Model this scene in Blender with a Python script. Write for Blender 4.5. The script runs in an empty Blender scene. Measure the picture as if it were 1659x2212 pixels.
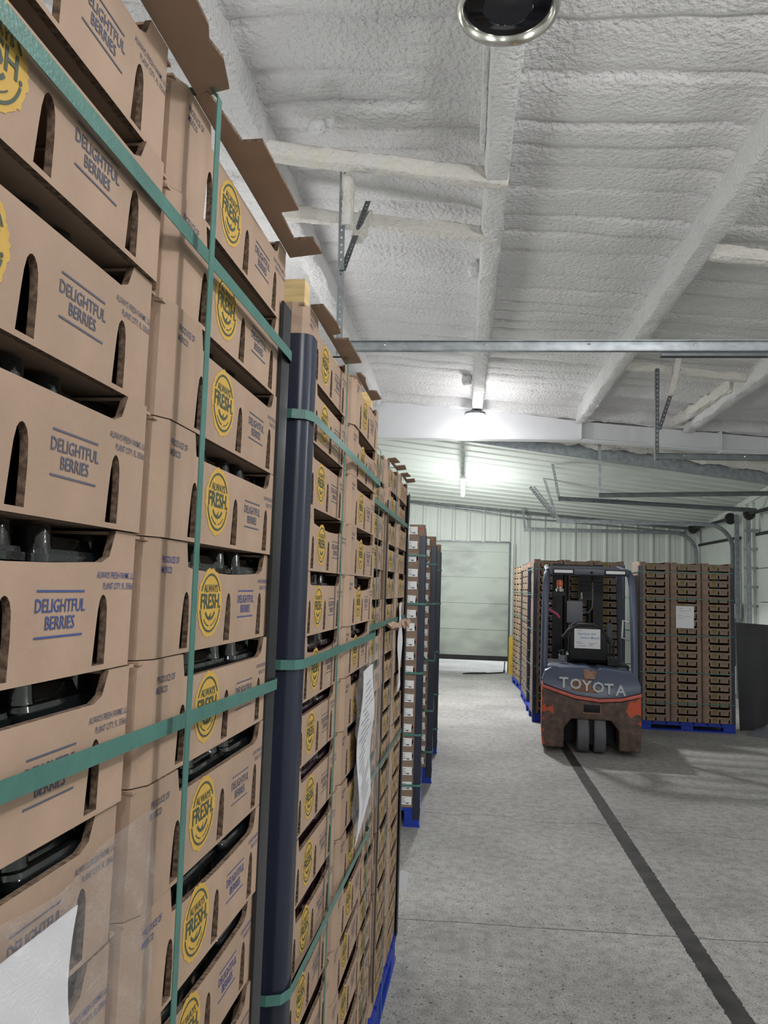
import bpy, bmesh, math, random
from mathutils import Vector, Matrix, noise
S = bpy.context.scene
COL = S.collection
R = random.Random(7)
PI = math.pi
# ------------------------------------------------------------------ camera
F_PX, CAM_H, PITCH, ROLL, YAW = 1660.0, 1.63, .0974, .0322, .1042
fw = Vector((-math.sin(YAW)*math.cos(PITCH), math.cos(YAW)*math.cos(PITCH), math.sin(PITCH)))
rt0 = Vector((math.cos(YAW), math.sin(YAW), 0)); up0 = rt0.cross(fw)
rt = math.cos(ROLL)*rt0+math.sin(ROLL)*up0; up = -math.sin(ROLL)*rt0+math.cos(ROLL)*up0
cd = bpy.data.cameras.new('camera'); cam = bpy.data.objects.new('camera', cd); COL.objects.link(cam)
cd.sensor_width = 36; cd.lens = 36*F_PX/2212; cd.clip_start = .02
cam.matrix_world = Matrix(((rt.x, up.x, -fw.x, 0), (rt.y, up.y, -fw.y, 0), (rt.z, up.z, -fw.z, CAM_H), (0, 0, 0, 1)))
S.camera = cam
# ------------------------------------------------------------------ light and exposure
S.view_settings.view_transform = 'Standard'; S.view_settings.look = 'None'; S.view_settings.gamma = 1
S.view_settings.use_curve_mapping = False
S.view_settings.exposure = 0.0
w = bpy.data.worlds.new('world'); S.world = w; w.use_nodes = True
w.node_tree.nodes['Background'].inputs[0].default_value = (.93, .97, 1, 1)
w.node_tree.nodes['Background'].inputs[1].default_value = 2.2
def lamp(name, kind, loc, power, col=(1, .985, .975), size=.15, **k):
    d = bpy.data.lights.new(name, kind); o = bpy.data.objects.new(name, d); COL.objects.link(o)
    o.location = loc; d.energy = power; d.color = col
    if kind in ('POINT', 'SPOT'): d.shadow_soft_size = size
    for a, b in k.items(): setattr(d, a, b)
    return o
LAMPS_AND_FILLS = [('POINT', (.15, 10.45, 3.70), 30, {}), ('SPOT', (.13, 11.0, 4.12), 800, dict(spot_size=2.2, spot_blend=.12)),  # first entry: added fill without a fixture; second: the beam lamp
         ('POINT', (1.45, 1.4, 3.30), 95, {}), ('POINT', (.7, -.9, 2.7), 28, {}), ('POINT', (.9, -3.4, 3.6), 120, {}), ('POINT', (-2.1, 1.6, 2.9), 55, dict(shadow_soft_size=.5)), ('POINT', (-2.1, 6.2, 2.9), 75, dict(shadow_soft_size=.5)),  # first: overhead lamp inferred from strap shadows; the rest: unseen fills added
         ('POINT', (3.9, 2.6, 2.8), 55, {}), ('POINT', (0, 13.4, 2.6), 95, dict(color=(.96, 1, .97)))]  # first entry: unseen fill added out of view on the right
for i, (kd, lc, pw, kw) in enumerate(LAMPS_AND_FILLS):
    lamp('lamp_and_fill_light', kd, lc, pw, size=.12, **kw)
# ------------------------------------------------------------------ materials
def nd(nt, t, **k):
    n = nt.nodes.new(t)
    for a, b in k.items():
        if a.startswith('i_'): n.inputs[a[2:].replace('_', ' ')].default_value = b
        else: setattr(n, a, b)
    return n
MATS = {}
def mat(name, col, rough=.6, metal=0., bump=0., bscale=60., var=.0, vscale=6., coat=0., emit=0., spec=.5, objvar=0., stretch=(1, 1, 1), col2=None):
    if name in MATS: return MATS[name]
    m = bpy.data.materials.new(name); m.use_nodes = True; nt = m.node_tree; L = nt.links
    b = nt.nodes['Principled BSDF']
    b.inputs['Base Color'].default_value = (*col, 1); b.inputs['Roughness'].default_value = rough
    b.inputs['Metallic'].default_value = metal; b.inputs['Coat Weight'].default_value = coat
    b.inputs['Specular IOR Level'].default_value = spec
    if emit:
        b.inputs['Emission Color'].default_value = (*col, 1); b.inputs['Emission Strength'].default_value = emit
    tc = nd(nt, 'ShaderNodeTexCoord'); mp = nd(nt, 'ShaderNodeMapping'); mp.inputs['Scale'].default_value = stretch
    L.new(tc.outputs['Object'], mp.inputs[0])
    src = None
    if var or col2:
        n = nd(nt, 'ShaderNodeTexNoise', i_Scale=vscale, i_Detail=6.); L.new(mp.outputs[0], n.inputs['Vector'])
        r = nd(nt, 'ShaderNodeValToRGB'); r.color_ramp.elements[0].position = .3; r.color_ramp.elements[1].position = .7
        a = tuple(max(0, c*(1-var)) for c in col); z = col2 or tuple(min(1, c*(1+var)) for c in col)
        r.color_ramp.elements[0].color = (*a, 1); r.color_ramp.elements[1].color = (*z, 1)
        L.new(n.outputs['Fac'], r.inputs[0]); src = r.outputs[0]
    if objvar:
        oi = nd(nt, 'ShaderNodeObjectInfo'); h = nd(nt, 'ShaderNodeHueSaturation')
        if src: L.new(src, h.inputs['Color'])
        else: h.inputs['Color'].default_value = (*col, 1)
        mr = nd(nt, 'ShaderNodeMapRange'); mr.inputs['To Min'].default_value = 1-objvar; mr.inputs['To Max'].default_value = 1+objvar
        L.new(oi.outputs['Random'], mr.inputs[0]); L.new(mr.outputs[0], h.inputs['Value']); src = h.outputs[0]
    if src: L.new(src, b.inputs['Base Color'])
    if bump:
        n = nd(nt, 'ShaderNodeTexNoise', i_Scale=bscale, i_Detail=4.); L.new(mp.outputs[0], n.inputs['Vector'])
        bp = nd(nt, 'ShaderNodeBump', i_Strength=1., i_Distance=bump); L.new(n.outputs['Fac'], bp.inputs['Height'])
        L.new(bp.outputs[0], b.inputs['Normal'])
    MATS[name] = m; return m
KRAFT = mat('kraft_cardboard', (.39, .272, .198), .8, var=.07, vscale=14, bump=.0006, bscale=90, objvar=.06)
FLUTE = mat('corrugated_cut_edge', (.045, .026, .018), .9, var=.0, vscale=170, col2=(.25, .165, .11))
INSIDE = mat('kraft_inside', (.28, .18, .115), .85, var=.08, vscale=12)
INK = mat('grey_blue_ink', (.095, .10, .145), .7); INKB = mat('blue_ink', (.055, .08, .24), .7)
YEL = mat('yellow_print', (.57, .355, .07), .7, var=.06, vscale=40); GRN = mat('dark_green_print', (.06, .085, .06), .7)
BLK = mat('black_plastic', (.018, .020, .024), .38, var=.2, vscale=8)
POSTBLUE = mat('blue_black_plastic', (.022, .027, .05), .3, var=.35, vscale=14, stretch=(1, 1, .12), bump=.001, bscale=30)
STRAP = mat('green_strap', (.07, .19, .162), .35, bump=.0005, bscale=260, var=.12, vscale=30)
SHELL = mat('dark_clear_plastic', (.009, .012, .013), .12, coat=.8, bump=.0015, bscale=45)
SHELLP = mat('purple_clear_plastic', (.022, .009, .014), .12, coat=.6, bump=.002, bscale=45)
BLUEP = mat('blue_pallet_paint', (.006, .035, .36), .55, var=.2, vscale=10)
PINE = mat('pine_board', (.68, .50, .24), .7, var=.2, vscale=9, stretch=(1, 1, 9))
FOAM = mat('spray_foam', (.76, .755, .76), .85, var=.05, vscale=2.2, bump=.028, bscale=32)
FOAMY = mat('aged_spray_foam', (.77, .75, .73), .85, bump=.025, bscale=24, var=.0, vscale=7, col2=(.75, .72, .64))
WHITE = mat('white_painted_steel', (.74, .75, .78), .45, var=.03, vscale=3)
LINER = mat('white_wall_panel', (.66, .70, .66), .5, var=.05, vscale=2)
GALV = mat('galvanized_steel', (.33, .36, .38), .38, .85, var=.2, vscale=14)
GALVD = mat('dark_galvanized_steel', (.14, .155, .165), .45, .7, var=.2, vscale=10)
PAPER = mat('white_paper', (.80, .80, .84), .6); PINK = mat('pink_tape', (.55, .06, .14), .5)
STICK = mat('white_sticker', (.80, .80, .80), .5)
RUB = mat('black_rubber', (.03, .03, .032), .7, var=.2, vscale=10); TYRE = mat('grey_tyre_rubber', (.12, .12, .135), .75, var=.15, vscale=9)
HOOD = mat('blue_grey_paint', (.085, .105, .165), .33, var=.12, vscale=4, bump=.0006, bscale=20)
STEELB = mat('dark_blue_steel', (.045, .055, .085), .35, var=.2, vscale=9)
MASTB = mat('black_mast_steel', (.006, .007, .010), .42, var=.3, vscale=9, spec=.3)
STRIPE = mat('faded_red_paint', (.55, .13, .10), .5, var=.2, vscale=14)
CHROME = mat('chrome', (.62, .60, .56), .16, 1.); SILV = mat('silver_letter', (.50, .51, .54), .4, .5, var=.1, vscale=30)
RUSTY = mat('rusty_scrape', (.24, .13, .085), .8, var=.35, vscale=26, bump=.002, bscale=60)
BOLL = mat('yellow_bollard_paint', (.62, .40, .03), .5, var=.15, vscale=8)
DARKP = mat('dark_grey_sheet', (.036, .036, .041), .5, var=.25, vscale=2)
ORANGE = mat('orange_sticker', (.75, .10, .04), .6); AMBER = mat('amber_lens', (.62, .13, .03), .2, var=.3, vscale=60)
GREYP = mat('grey_panel', (.15, .16, .19), .4, var=.1, vscale=12); BLUEINK = mat('sky_blue_ink', (.08, .25, .55), .6)
LAMPW = mat('lamp_glow', (1, 1, .98), emit=14.); TUBEM = mat('tube_glow', (.93, 1, .97), emit=10.)
LENSW = mat('white_lens', (.75, .75, .78), .4)
RED = mat('red_print', (.62, .06, .04), .7)
def film():
    m = bpy.data.materials.new('clear_film'); m.use_nodes = True; nt = m.node_tree; L = nt.links
    b = nt.nodes['Principled BSDF']; b.inputs['Base Color'].default_value = (.9, .9, .92, 1); b.inputs['Roughness'].default_value = .12
    n = nd(nt, 'ShaderNodeTexNoise', i_Scale=34., i_Detail=3.); bp = nd(nt, 'ShaderNodeBump', i_Strength=1., i_Distance=.012)
    L.new(n.outputs['Fac'], bp.inputs['Height']); L.new(bp.outputs[0], b.inputs['Normal'])
    b.inputs['Alpha'].default_value = .10; return m
FILM = film()
def counterweight_mat():
    m = bpy.data.materials.new('worn_red_paint'); m.use_nodes = True; nt = m.node_tree; L = nt.links; b = nt.nodes['Principled BSDF']
    tc = nd(nt, 'ShaderNodeTexCoord'); n1 = nd(nt, 'ShaderNodeTexNoise', i_Scale=5.5, i_Detail=6.); n2 = nd(nt, 'ShaderNodeTexNoise', i_Scale=14., i_Detail=8.)
    L.new(tc.outputs['Object'], n1.inputs['Vector']); L.new(tc.outputs['Object'], n2.inputs['Vector'])
    sx = nd(nt, 'ShaderNodeSeparateXYZ'); L.new(tc.outputs['Object'], sx.inputs[0])
    ab = nd(nt, 'ShaderNodeMath', operation='ABSOLUTE'); L.new(sx.outputs[0], ab.inputs[0])
    mr = nd(nt, 'ShaderNodeMapRange'); mr.inputs['From Min'].default_value = .2; mr.inputs['From Max'].default_value = .48; mr.inputs['To Min'].default_value = -.22; mr.inputs['To Max'].default_value = .06
    L.new(ab.outputs[0], mr.inputs[0]); mz = nd(nt, 'ShaderNodeMapRange'); mz.inputs['From Min'].default_value = .14; mz.inputs['From Max'].default_value = .34; mz.inputs['To Min'].default_value = -.15; mz.inputs['To Max'].default_value = .05; L.new(sx.outputs[2], mz.inputs[0]); az = nd(nt, 'ShaderNodeMath', operation='ADD'); L.new(n1.outputs['Fac'], az.inputs[0]); L.new(mz.outputs[0], az.inputs[1]); ad = nd(nt, 'ShaderNodeMath', operation='ADD'); L.new(az.outputs[0], ad.inputs[0]); L.new(mr.outputs[0], ad.inputs[1])
    r1 = nd(nt, 'ShaderNodeValToRGB'); r1.color_ramp.elements[0].position = .55; r1.color_ramp.elements[0].color = (0, 0, 0, 1); r1.color_ramp.elements[1].position = .60
    L.new(ad.outputs[0], r1.inputs[0])
    r2 = nd(nt, 'ShaderNodeValToRGB'); r2.color_ramp.elements[0].color = (.045, .028, .022, 1); r2.color_ramp.elements[1].color = (.16, .10, .075, 1)
    r2.color_ramp.elements[0].position = .3; r2.color_ramp.elements[1].position = .75
    L.new(n2.outputs['Fac'], r2.inputs[0])
    mx = nd(nt, 'ShaderNodeMix', data_type='RGBA'); L.new(r1.outputs[0], mx.inputs[0]); L.new(r2.outputs[0], mx.inputs[6]); mx.inputs[7].default_value = (.56, .085, .03, 1)
    L.new(mx.outputs[2], b.inputs['Base Color']); b.inputs['Roughness'].default_value = .6; return m
CWM = counterweight_mat()
def floor_mat():
    m = bpy.data.materials.new('worn_concrete'); m.use_nodes = True; nt = m.node_tree; L = nt.links; b = nt.nodes['Principled BSDF']
    tc = nd(nt, 'ShaderNodeTexCoord'); sx = nd(nt, 'ShaderNodeSeparateXYZ'); L.new(tc.outputs['Object'], sx.inputs[0])
    def noi(s, d=6., st=None):
        n = nd(nt, 'ShaderNodeTexNoise', i_Scale=s, i_Detail=d)
        if st:
            mp = nd(nt, 'ShaderNodeMapping'); mp.inputs['Scale'].default_value = st; L.new(tc.outputs['Object'], mp.inputs[0]); L.new(mp.outputs[0], n.inputs['Vector'])
        else: L.new(tc.outputs['Object'], n.inputs['Vector'])
        return n.outputs['Fac']
    def M(op, a, c):
        n = nd(nt, 'ShaderNodeMath', operation=op)
        for i, v in enumerate((a, c)):
            if hasattr(v, 'node'): L.new(v, n.inputs[i])
            else: n.inputs[i].default_value = v
        return n.outputs[0]
    def ramp(v, p0, c0, p1, c1):
        r = nd(nt, 'ShaderNodeValToRGB'); e = r.color_ramp.elements; e[0].position = p0; e[0].color = (*c0, 1); e[1].position = p1; e[1].color = (*c1, 1); L.new(v, r.inputs[0]); return r.outputs[0]
    def mix(f, a, c):
        x = nd(nt, 'ShaderNodeMix', data_type='RGBA')
        for i, v in ((0, f), (6, a), (7, c)):
            if hasattr(v, 'node'): L.new(v, x.inputs[i])
            else: x.inputs[i].default_value = v
        return x.outputs[2]
    base = ramp(noi(1.1, 8.), .3, (.27, .267, .26), .72, (.44, .433, .415))
    fine = ramp(noi(130., 3.), .36, (.55, .55, .55), .56, (1.1, 1.1, 1.1)); mid = ramp(noi(17., 10.), .34, (.78, .78, .78), .60, (1.08, 1.08, 1.08))
    pit = ramp(noi(52., 2.), .30, (.25, .25, .25), .37, (1, 1, 1))
    x = nd(nt, 'ShaderNodeMix', data_type='RGBA', blend_type='MULTIPLY'); x.inputs[0].default_value = .8; L.new(base, x.inputs[6]); L.new(fine, x.inputs[7]); c = x.outputs[2]
    for tx in (mid, pit):
        x = nd(nt, 'ShaderNodeMix', data_type='RGBA', blend_type='MULTIPLY'); x.inputs[0].default_value = .9; L.new(c, x.inputs[6]); L.new(tx, x.inputs[7]); c = x.outputs[2]
    scuff = ramp(noi(3., 5., (3., .8, 1)), .60, (0, 0, 0), .74, (.35, .35, .35)); c = mix(scuff, c, (.16, .155, .15, 1))
    spk = ramp(noi(38., 2.), .735, (0, 0, 0), .76, (.8, .8, .8)); c = mix(spk, c, (.55, .54, .52, 1))
    wob = noi(2.4, 5.); wob2 = noi(40., 4.)
    for (y0, slope, amp, wd, dark) in ((3.98, .03, .05, .010, .8), (5.82, -.06, .30, .012, .55), (6.75, 0., .25, .006, .4), (9.4, .05, .12, .012, .6), (12.2, .02, .1, .02, .5), (2.95, .1, .5, .005, .35)):
        yy = M('SUBTRACT', M('SUBTRACT', sx.outputs[1], M('MULTIPLY', sx.outputs[0], slope)), M('MULTIPLY', M('SUBTRACT', wob, .5), amp))
        d = M('ABSOLUTE', M('SUBTRACT', yy, y0), 0.)
        f = M('MULTIPLY', M('LESS_THAN', d, M('MULTIPLY', wob2, wd)), dark); c = mix(f, c, (.06, .058, .055, 1))
    d = M('ABSOLUTE', M('SUBTRACT', sx.outputs[0], 1.115), 0.)
    f = M('LESS_THAN', M('ADD', d, M('MULTIPLY', M('SUBTRACT', wob2, .5), .022)), .047); strip = ramp(noi(9., 6.), .3, (.025, .025, .026), .7, (.06, .058, .056)); c = mix(f, c, strip)
    L.new(c, b.inputs['Base Color']); b.inputs['Roughness'].default_value = .72; b.inputs['Specular IOR Level'].default_value = .3
    bp = nd(nt, 'ShaderNodeBump', i_Strength=.6, i_Distance=.004); L.new(noi(60., 6.), bp.inputs['Height']); L.new(bp.outputs[0], b.inputs['Normal'])
    return m
def dock_mat():
    m = bpy.data.materials.new('smudged_white_door'); m.use_nodes = True; nt = m.node_tree; L = nt.links; b = nt.nodes['Principled BSDF']
    tc = nd(nt, 'ShaderNodeTexCoord'); n = nd(nt, 'ShaderNodeTexNoise', i_Scale=1.6, i_Detail=9.); mp = nd(nt, 'ShaderNodeMapping'); mp.inputs['Scale'].default_value = (.8, 1, 1.8); L.new(tc.outputs['Object'], mp.inputs[0]); L.new(mp.outputs[0], n.inputs['Vector'])
    r = nd(nt, 'ShaderNodeValToRGB'); e = r.color_ramp.elements; e[0].position = .30; e[0].color = (.38, .41, .38, 1); e[1].position = .56; e[1].color = (.60, .655, .60, 1)
    L.new(n.outputs['Fac'], r.inputs[0]); L.new(r.outputs[0], b.inputs['Base Color']); b.inputs['Roughness'].default_value = .5; return m
# ------------------------------------------------------------------ mesh helpers
class MB:
    def __init__(s): s.v = []; s.f = []; s.m = []
    def add(s, v, f, mi=0, M=None):
        o = len(s.v); s.v += [tuple(M @ Vector(p)) for p in v] if M else [tuple(p) for p in v]
        s.f += [tuple(o+i for i in q) for q in f]; s.m += [mi]*len(f) if isinstance(mi, int) else list(mi); return s
    def box(s, x0, x1, y0, y1, z0, z1, mi=0, M=None):
        v = [(x0, y0, z0), (x1, y0, z0), (x1, y1, z0), (x0, y1, z0), (x0, y0, z1), (x1, y0, z1), (x1, y1, z1), (x0, y1, z1)]
        return s.add(v, [(0, 3, 2, 1), (4, 5, 6, 7), (0, 1, 5, 4), (1, 2, 6, 5), (2, 3, 7, 6), (3, 0, 4, 7)], mi, M)
    def prism(s, poly, d0, d1, plane='xz', mi=0, M=None):
        n = len(poly)
        def P(a, b, d): return (a, d, b) if plane == 'xz' else ((a, b, d) if plane == 'xy' else (d, a, b))
        a = sum(poly[i][0]*poly[(i+1) % n][1]-poly[(i+1) % n][0]*poly[i][1] for i in range(n))
        if (a > 0) == (plane == 'xz'): poly = poly[::-1]
        v = [P(p[0], p[1], d0) for p in poly]+[P(p[0], p[1], d1) for p in poly]
        f = [tuple(range(n))[::-1], tuple(range(n, 2*n))]+[(i, (i+1) % n, n+(i+1) % n, n+i) for i in range(n)]
        if d1 < d0: f = [q[::-1] for q in f]
        return s.add(v, f, mi, M)
    def tube(s, pts, r, n=10, mi=0, cap=True, M=None):
        pts = [Vector(p) for p in pts]; v = []; f = []; k = len(pts); ref = None
        for i, p in enumerate(pts):
            t = (pts[min(i+1, k-1)]-pts[max(i-1, 0)]).normalized()
            if ref is None: ref = t.orthogonal().normalized()
            ref = (ref-t*ref.dot(t)).normalized(); b = t.cross(ref); rr = r[i] if isinstance(r, (list, tuple)) else r
            for j in range(n): a = 2*PI*j/n; v.append(p+(ref*math.cos(a)+b*math.sin(a))*rr)
        for i in range(k-1):
            for j in range(n): f.append((i*n+j, i*n+(j+1) % n, (i+1)*n+(j+1) % n, (i+1)*n+j))
        if cap: f += [tuple(range(n))[::-1], tuple(range((k-1)*n, k*n))]
        return s.add(v, f, mi, M)
    def lathe(s, prof, n=24, mi=0, M=None):
        v = []; f = []
        for r, z in prof:
            for j in range(n): a = 2*PI*j/n; v.append((r*math.cos(a), r*math.sin(a), z))
        for i in range(len(prof)-1):
            for j in range(n): f.append((i*n+j, i*n+(j+1) % n, (i+1)*n+(j+1) % n, (i+1)*n+j))
        return s.add(v, f, mi, M)
    def mesh(s, name, mats, smooth=None):
        me = bpy.data.meshes.new(name); me.from_pydata(s.v, [], s.f)
        for m in (mats if isinstance(mats, (list, tuple)) else [mats]): me.materials.append(m)
        me.polygons.foreach_set('material_index', s.m)
        if smooth:
            me.polygons.foreach_set('use_smooth', [True]*len(s.f)); me.update(); me.set_sharp_from_angle(angle=math.radians(smooth))
        me.update(); return me
    def obj(s, name, mats, parent=None, smooth=None, bevel=0.):
        o = bpy.data.objects.new(name, s.mesh(name, mats, smooth)); COL.objects.link(o)
        if parent: o.parent = parent
        if bevel:
            bm = bmesh.new(); bm.from_mesh(o.data); bmesh.ops.remove_doubles(bm, verts=bm.verts, dist=1e-5)
            es = [e for e in bm.edges if len(e.link_faces) == 2 and e.calc_face_angle(0) > .5]
            bmesh.ops.bevel(bm, geom=es, offset=bevel, segments=3, profile=.6, affect='EDGES', clamp_overlap=True); bm.to_mesh(o.data); bm.free()
            o.data.polygons.foreach_set('use_smooth', [True]*len(o.data.polygons)); o.data.set_sharp_from_angle(angle=math.radians(50))
        return o
def tag(o, label, cat, group=None):
    o['label'] = label; o['category'] = cat
    if group: o['group'] = group
    return o
def struct(o): o['kind'] = 'structure'; return o
def empty(name, loc, rz=0., label=None, cat=None, group=None):
    o = bpy.data.objects.new(name, None); COL.objects.link(o); o.location = loc; o.rotation_euler = (0, 0, rz); o.empty_display_size = .1
    if label: tag(o, label, cat, group)
    return o
def curve_mesh(cu):
    o = bpy.data.objects.new('t', cu); COL.objects.link(o); dg = bpy.context.evaluated_depsgraph_get()
    me = bpy.data.meshes.new_from_object(o.evaluated_get(dg)); v = [tuple(p.co) for p in me.vertices]; f = [tuple(p.vertices) for p in me.polygons]
    nz = [abs(p.normal.z) for p in me.polygons]; bpy.data.objects.remove(o); bpy.data.curves.remove(cu); bpy.data.meshes.remove(me); return v, f, nz
def panel(outer, holes, t):
    cu = bpy.data.curves.new('t', 'CURVE'); cu.dimensions = '2D'; cu.fill_mode = 'BOTH'; cu.extrude = t/2
    for pl in [outer]+holes:
        sp = cu.splines.new('POLY'); sp.points.add(len(pl)-1); sp.use_cyclic_u = True
        for p, q in zip(sp.points, pl): p.co = (q[0], q[1], 0, 1)
    return curve_mesh(cu)
_tx = {}
def text2d(body, size=1., bold=0., shear=0., align='CENTER', spacing=1., res=2):
    k = (body, bold, shear, align, spacing)
    if k not in _tx:
        cu = bpy.data.curves.new('t', 'FONT'); cu.body = body; cu.size = 1; cu.align_x = align; cu.align_y = 'CENTER'; cu.offset = bold; cu.shear = shear; cu.space_character = spacing; cu.resolution_u = res; cu.fill_mode = 'FRONT'
        v, f, nz = curve_mesh(cu); ym = (max(p[1] for p in v)+min(p[1] for p in v))/2; _tx[k] = ([(p[0], p[1]-ym, 0) for p in v], f)
    v, f = _tx[k]; return [(p[0]*size, p[1]*size, 0) for p in v], f
YZ = Matrix(((0, 0, 1, 0), (1, 0, 0, 0), (0, 1, 0, 0), (0, 0, 0, 1)))       # 2D (u, v) -> y, z facing +x
XZ = Matrix(((1, 0, 0, 0), (0, 0, -1, 0), (0, 1, 0, 0), (0, 0, 0, 1)))      # 2D (u, v) -> x, z facing -y
def T(*a): return Matrix.Translation(a)
def put_text(mb, body, u, v, size, off, mi, plane=YZ, sx=1., **k):
    vv, ff = text2d(body, size, **k)
    vv = [(p[0]*sx, p[1], off) for p in vv]
    mb.add(vv, ff, mi, plane @ T(u, v, 0))
# ------------------------------------------------------------------ the room
XL, XR, YB = -3.6, 4.70, 15.85
def zc(x): return 4.47-.08*x
mb = MB(); mb.box(XL-.2, XR+.2, -5, 24, -.15, 0); struct(mb.obj('floor', floor_mat()))
PUR = [-1.35, .16, 1.67, 3.18]
creases = []; y = -3.6
while y < 12: creases.append(y); y += R.uniform(.24, .46)
def foam_z(x, y):
    z = zc(x)+.012*noise.noise(Vector((x*1.3, y*1.7, 3)))+.006*noise.noise(Vector((x*5, y*9, 1)))
    k = math.floor((x+1.35)/1.51)
    yy = y+.07*noise.noise(Vector((x*.9, y*.35, k*7.3)))+.02*noise.noise(Vector((x*3, k*3., 5)))
    for i in range(len(creases)-1):
        off = lambda q: (((k*37+q*13) % 7)-3)*.022
        c0, c1 = creases[i]+off(i), creases[i+1]+off(i+1)
        if c0 <= yy < c1:
            t = (yy-c0)/(c1-c0); a = .55+.9*noise.noise(Vector((x*.7, i*2.2, k*5.)))
            z -= (.045 if y < 4 else .034)*1.5*max(.12, a)*(1-abs(2*t-1)**4.5)*min(1, (c1-c0)/.3); break
    for p in PUR:
        z -= .035*math.exp(-((x-p)/.12)**2)
    return z
mb = MB(); nx, ny = 190, 860; x0, x1, y0, y1 = XL, XR, -5.0, 12.25
mb.add([(x0+(x1-x0)*i/nx, y0+(y1-y0)*j/ny, foam_z(x0+(x1-x0)*i/nx, y0+(y1-y0)*j/ny)) for j in range(ny+1) for i in range(nx+1)],
       [(j*(nx+1)+i, (j+1)*(nx+1)+i, (j+1)*(nx+1)+i+1, j*(nx+1)+i+1) for j in range(ny) for i in range(nx)])
struct(mb.obj('ceiling', FOAM, smooth=180))
mb = MB(); mb.box(XL-.2, XR+.2, -5.1, YB+.3, 4.95, 5.05); struct(mb.obj('ceiling_deck', FOAM))
def foam_bar(name, p0, p1, hw, hh, seed, mt=FOAM, lump=.25, step=.05, ball=False, e=.55):
    p0, p1 = Vector(p0), Vector(p1); t = (p1-p0).normalized(); sd = t.cross(Vector((0, 0, 1)) if abs(t.z) < .8 else Vector((0, 1, 0))).normalized(); upv = sd.cross(t); n = max(4, int((p1-p0).length/step)); k = 20; v = []; f = []
    for i in range(n+1):
        c = p0.lerp(p1, i/n)
        for j in range(k):
            a = 2*PI*j/k; ca, sa = math.cos(a), math.sin(a)
            x = math.copysign(abs(ca)**e, ca)*hw; z = math.copysign(abs(sa)**e, sa)*hh
            g = 1+lump*noise.noise(Vector((i*step*4+seed, ca*1.5, sa*1.5)))+lump*.5*noise.noise(Vector((i*step*16, ca*4, sa*4+seed)))
            v.append(c+(sd*x+upv*z)*g*(max(.02, 1-(2*i/n-1)**2)**.5 if ball else 1))
    for i in range(n):
        for j in range(k): f.append((i*k+j, (i+1)*k+j, (i+1)*k+(j+1) % k, i*k+(j+1) % k))
    f += [tuple(range(k)), tuple(range(n*k, n*k+k))[::-1]]
    mb = MB().add(v, f); return struct(mb.obj(name, mt, smooth=60))
tn = 0
def trim(*a, **k):
    global tn; tn += 1; return foam_bar('trim_%d' % tn, *a, **k)
for p in PUR:
    trim((p, -3, zc(p)-.12), (p, 11.24, zc(p)-.12), .078, .125, p*9, lump=.13, step=.05, e=.38)
trim((.065, 1.2, zc(.06)-.09), (.065, 4.55, zc(.06)-.09), .02, .07, 31, lump=.2)
trim((-1.35, 4.46, 4.33), (.23, 4.74, 4.25), .05, .055, 3, FOAMY, .22)
trim((-1.35, 5.27, 4.33), (.20, 5.52, 4.25), .045, .05, 8, FOAMY, .35)
trim((1.67, 5.62, 4.16), (3.2, 5.85, 4.06), .05, .05, 12, FOAMY, .3)
trim((1.67, 8.62, 4.19), (4.6, 8.9, 3.98), .04, .05, 17, FOAMY, .25)
trim((3.12, 9.2, 4.12), (3.02, 11.2, 4.14), .06, .07, 22, FOAMY, .5)
for q, (x, y, z, r) in enumerate(((-.93, 4.30, 4.36, .05), (-.86, 4.33, 4.41, .035), (.05, 6.35, 4.33, .06), (.0, 9.9, 4.36, .07))):
    trim((x, y-r, z), (x, y+r, z+.01), r, r, 40+q*7, lump=.25, step=.012, ball=True)
# steel frame beam across the aisle
mb = MB()
mb.prism([(XL, zc(XL)+.02), (1.67, zc(1.67)-.2), (1.67, 3.87), (XL, 3.85)], 11.30, 11.312, 'xz')
mb.box(XL, 1.67, 11.21, 11.40, 3.845, 3.862)
mb.prism([(1.67, zc(1.67)-.2), (XR, zc(XR)-.2), (XR, 3.655), (1.67, 3.87)], 11.30, 11.312, 'xz')
mb.prism([(1.67, 3.862), (XR, 3.648), (XR, 3.632), (1.67, 3.846)], 11.21, 11.40, 'xz')
mb.box(1.66, 1.675, 11.21, 11.40, 3.85, 4.24); mb.box(3.62, 3.635, 11.22, 11.39, 3.7, 4.0)
tn += 1; struct(mb.obj('trim_%d' % tn, WHITE))
trim((XL, 11.27, zc(XL)-.03), (XR, 11.27, zc(XR)-.05), .10, .13, 55, lump=.25, step=.07)
# ribbed liner ceiling behind the beam, and the fascia where it starts
def zl(x, y): return (4.02-.13*x)*(1-(y-12.2)/3.65)+(3.375-.077*x)*((y-12.2)/3.65)
mb = MB(); ys = []; y = 12.2
while y < YB-.01:
    ys += [(y, 0), (y+.17, 0), (y+.19, -.022), (y+.23, -.022), (y+.25, 0)]; y += .2604
ys = [q for q in ys if q[0] <= YB+.03]; xs = [XL+(XR-XL)*i/12 for i in range(13)]
mb.add([(x, yy, zl(x, yy)+d) for yy, d in ys for x in xs], [(j*13+i, (j+1)*13+i, (j+1)*13+i+1, j*13+i+1) for j in range(len(ys)-1) for i in range(12)])
struct(mb.obj('ceiling_liner', LINER))
mb = MB(); mb.prism([(XL, zl(XL, 12.2)+.16), (XR, zl(XR, 12.2)+.16), (XR, zl(XR, 12.2)-.035), (XL, zl(XL, 12.2)-.035)], 12.16, 12.2, 'xz'); tn += 1; struct(mb.obj('trim_%d' % tn, GALV))
trim((XL, 12.1, zl(XL, 12.2)+.27), (XR, 12.1, zl(XR, 12.2)+.27), .07, .12, 71, FOAMY, .6, .06)
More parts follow.
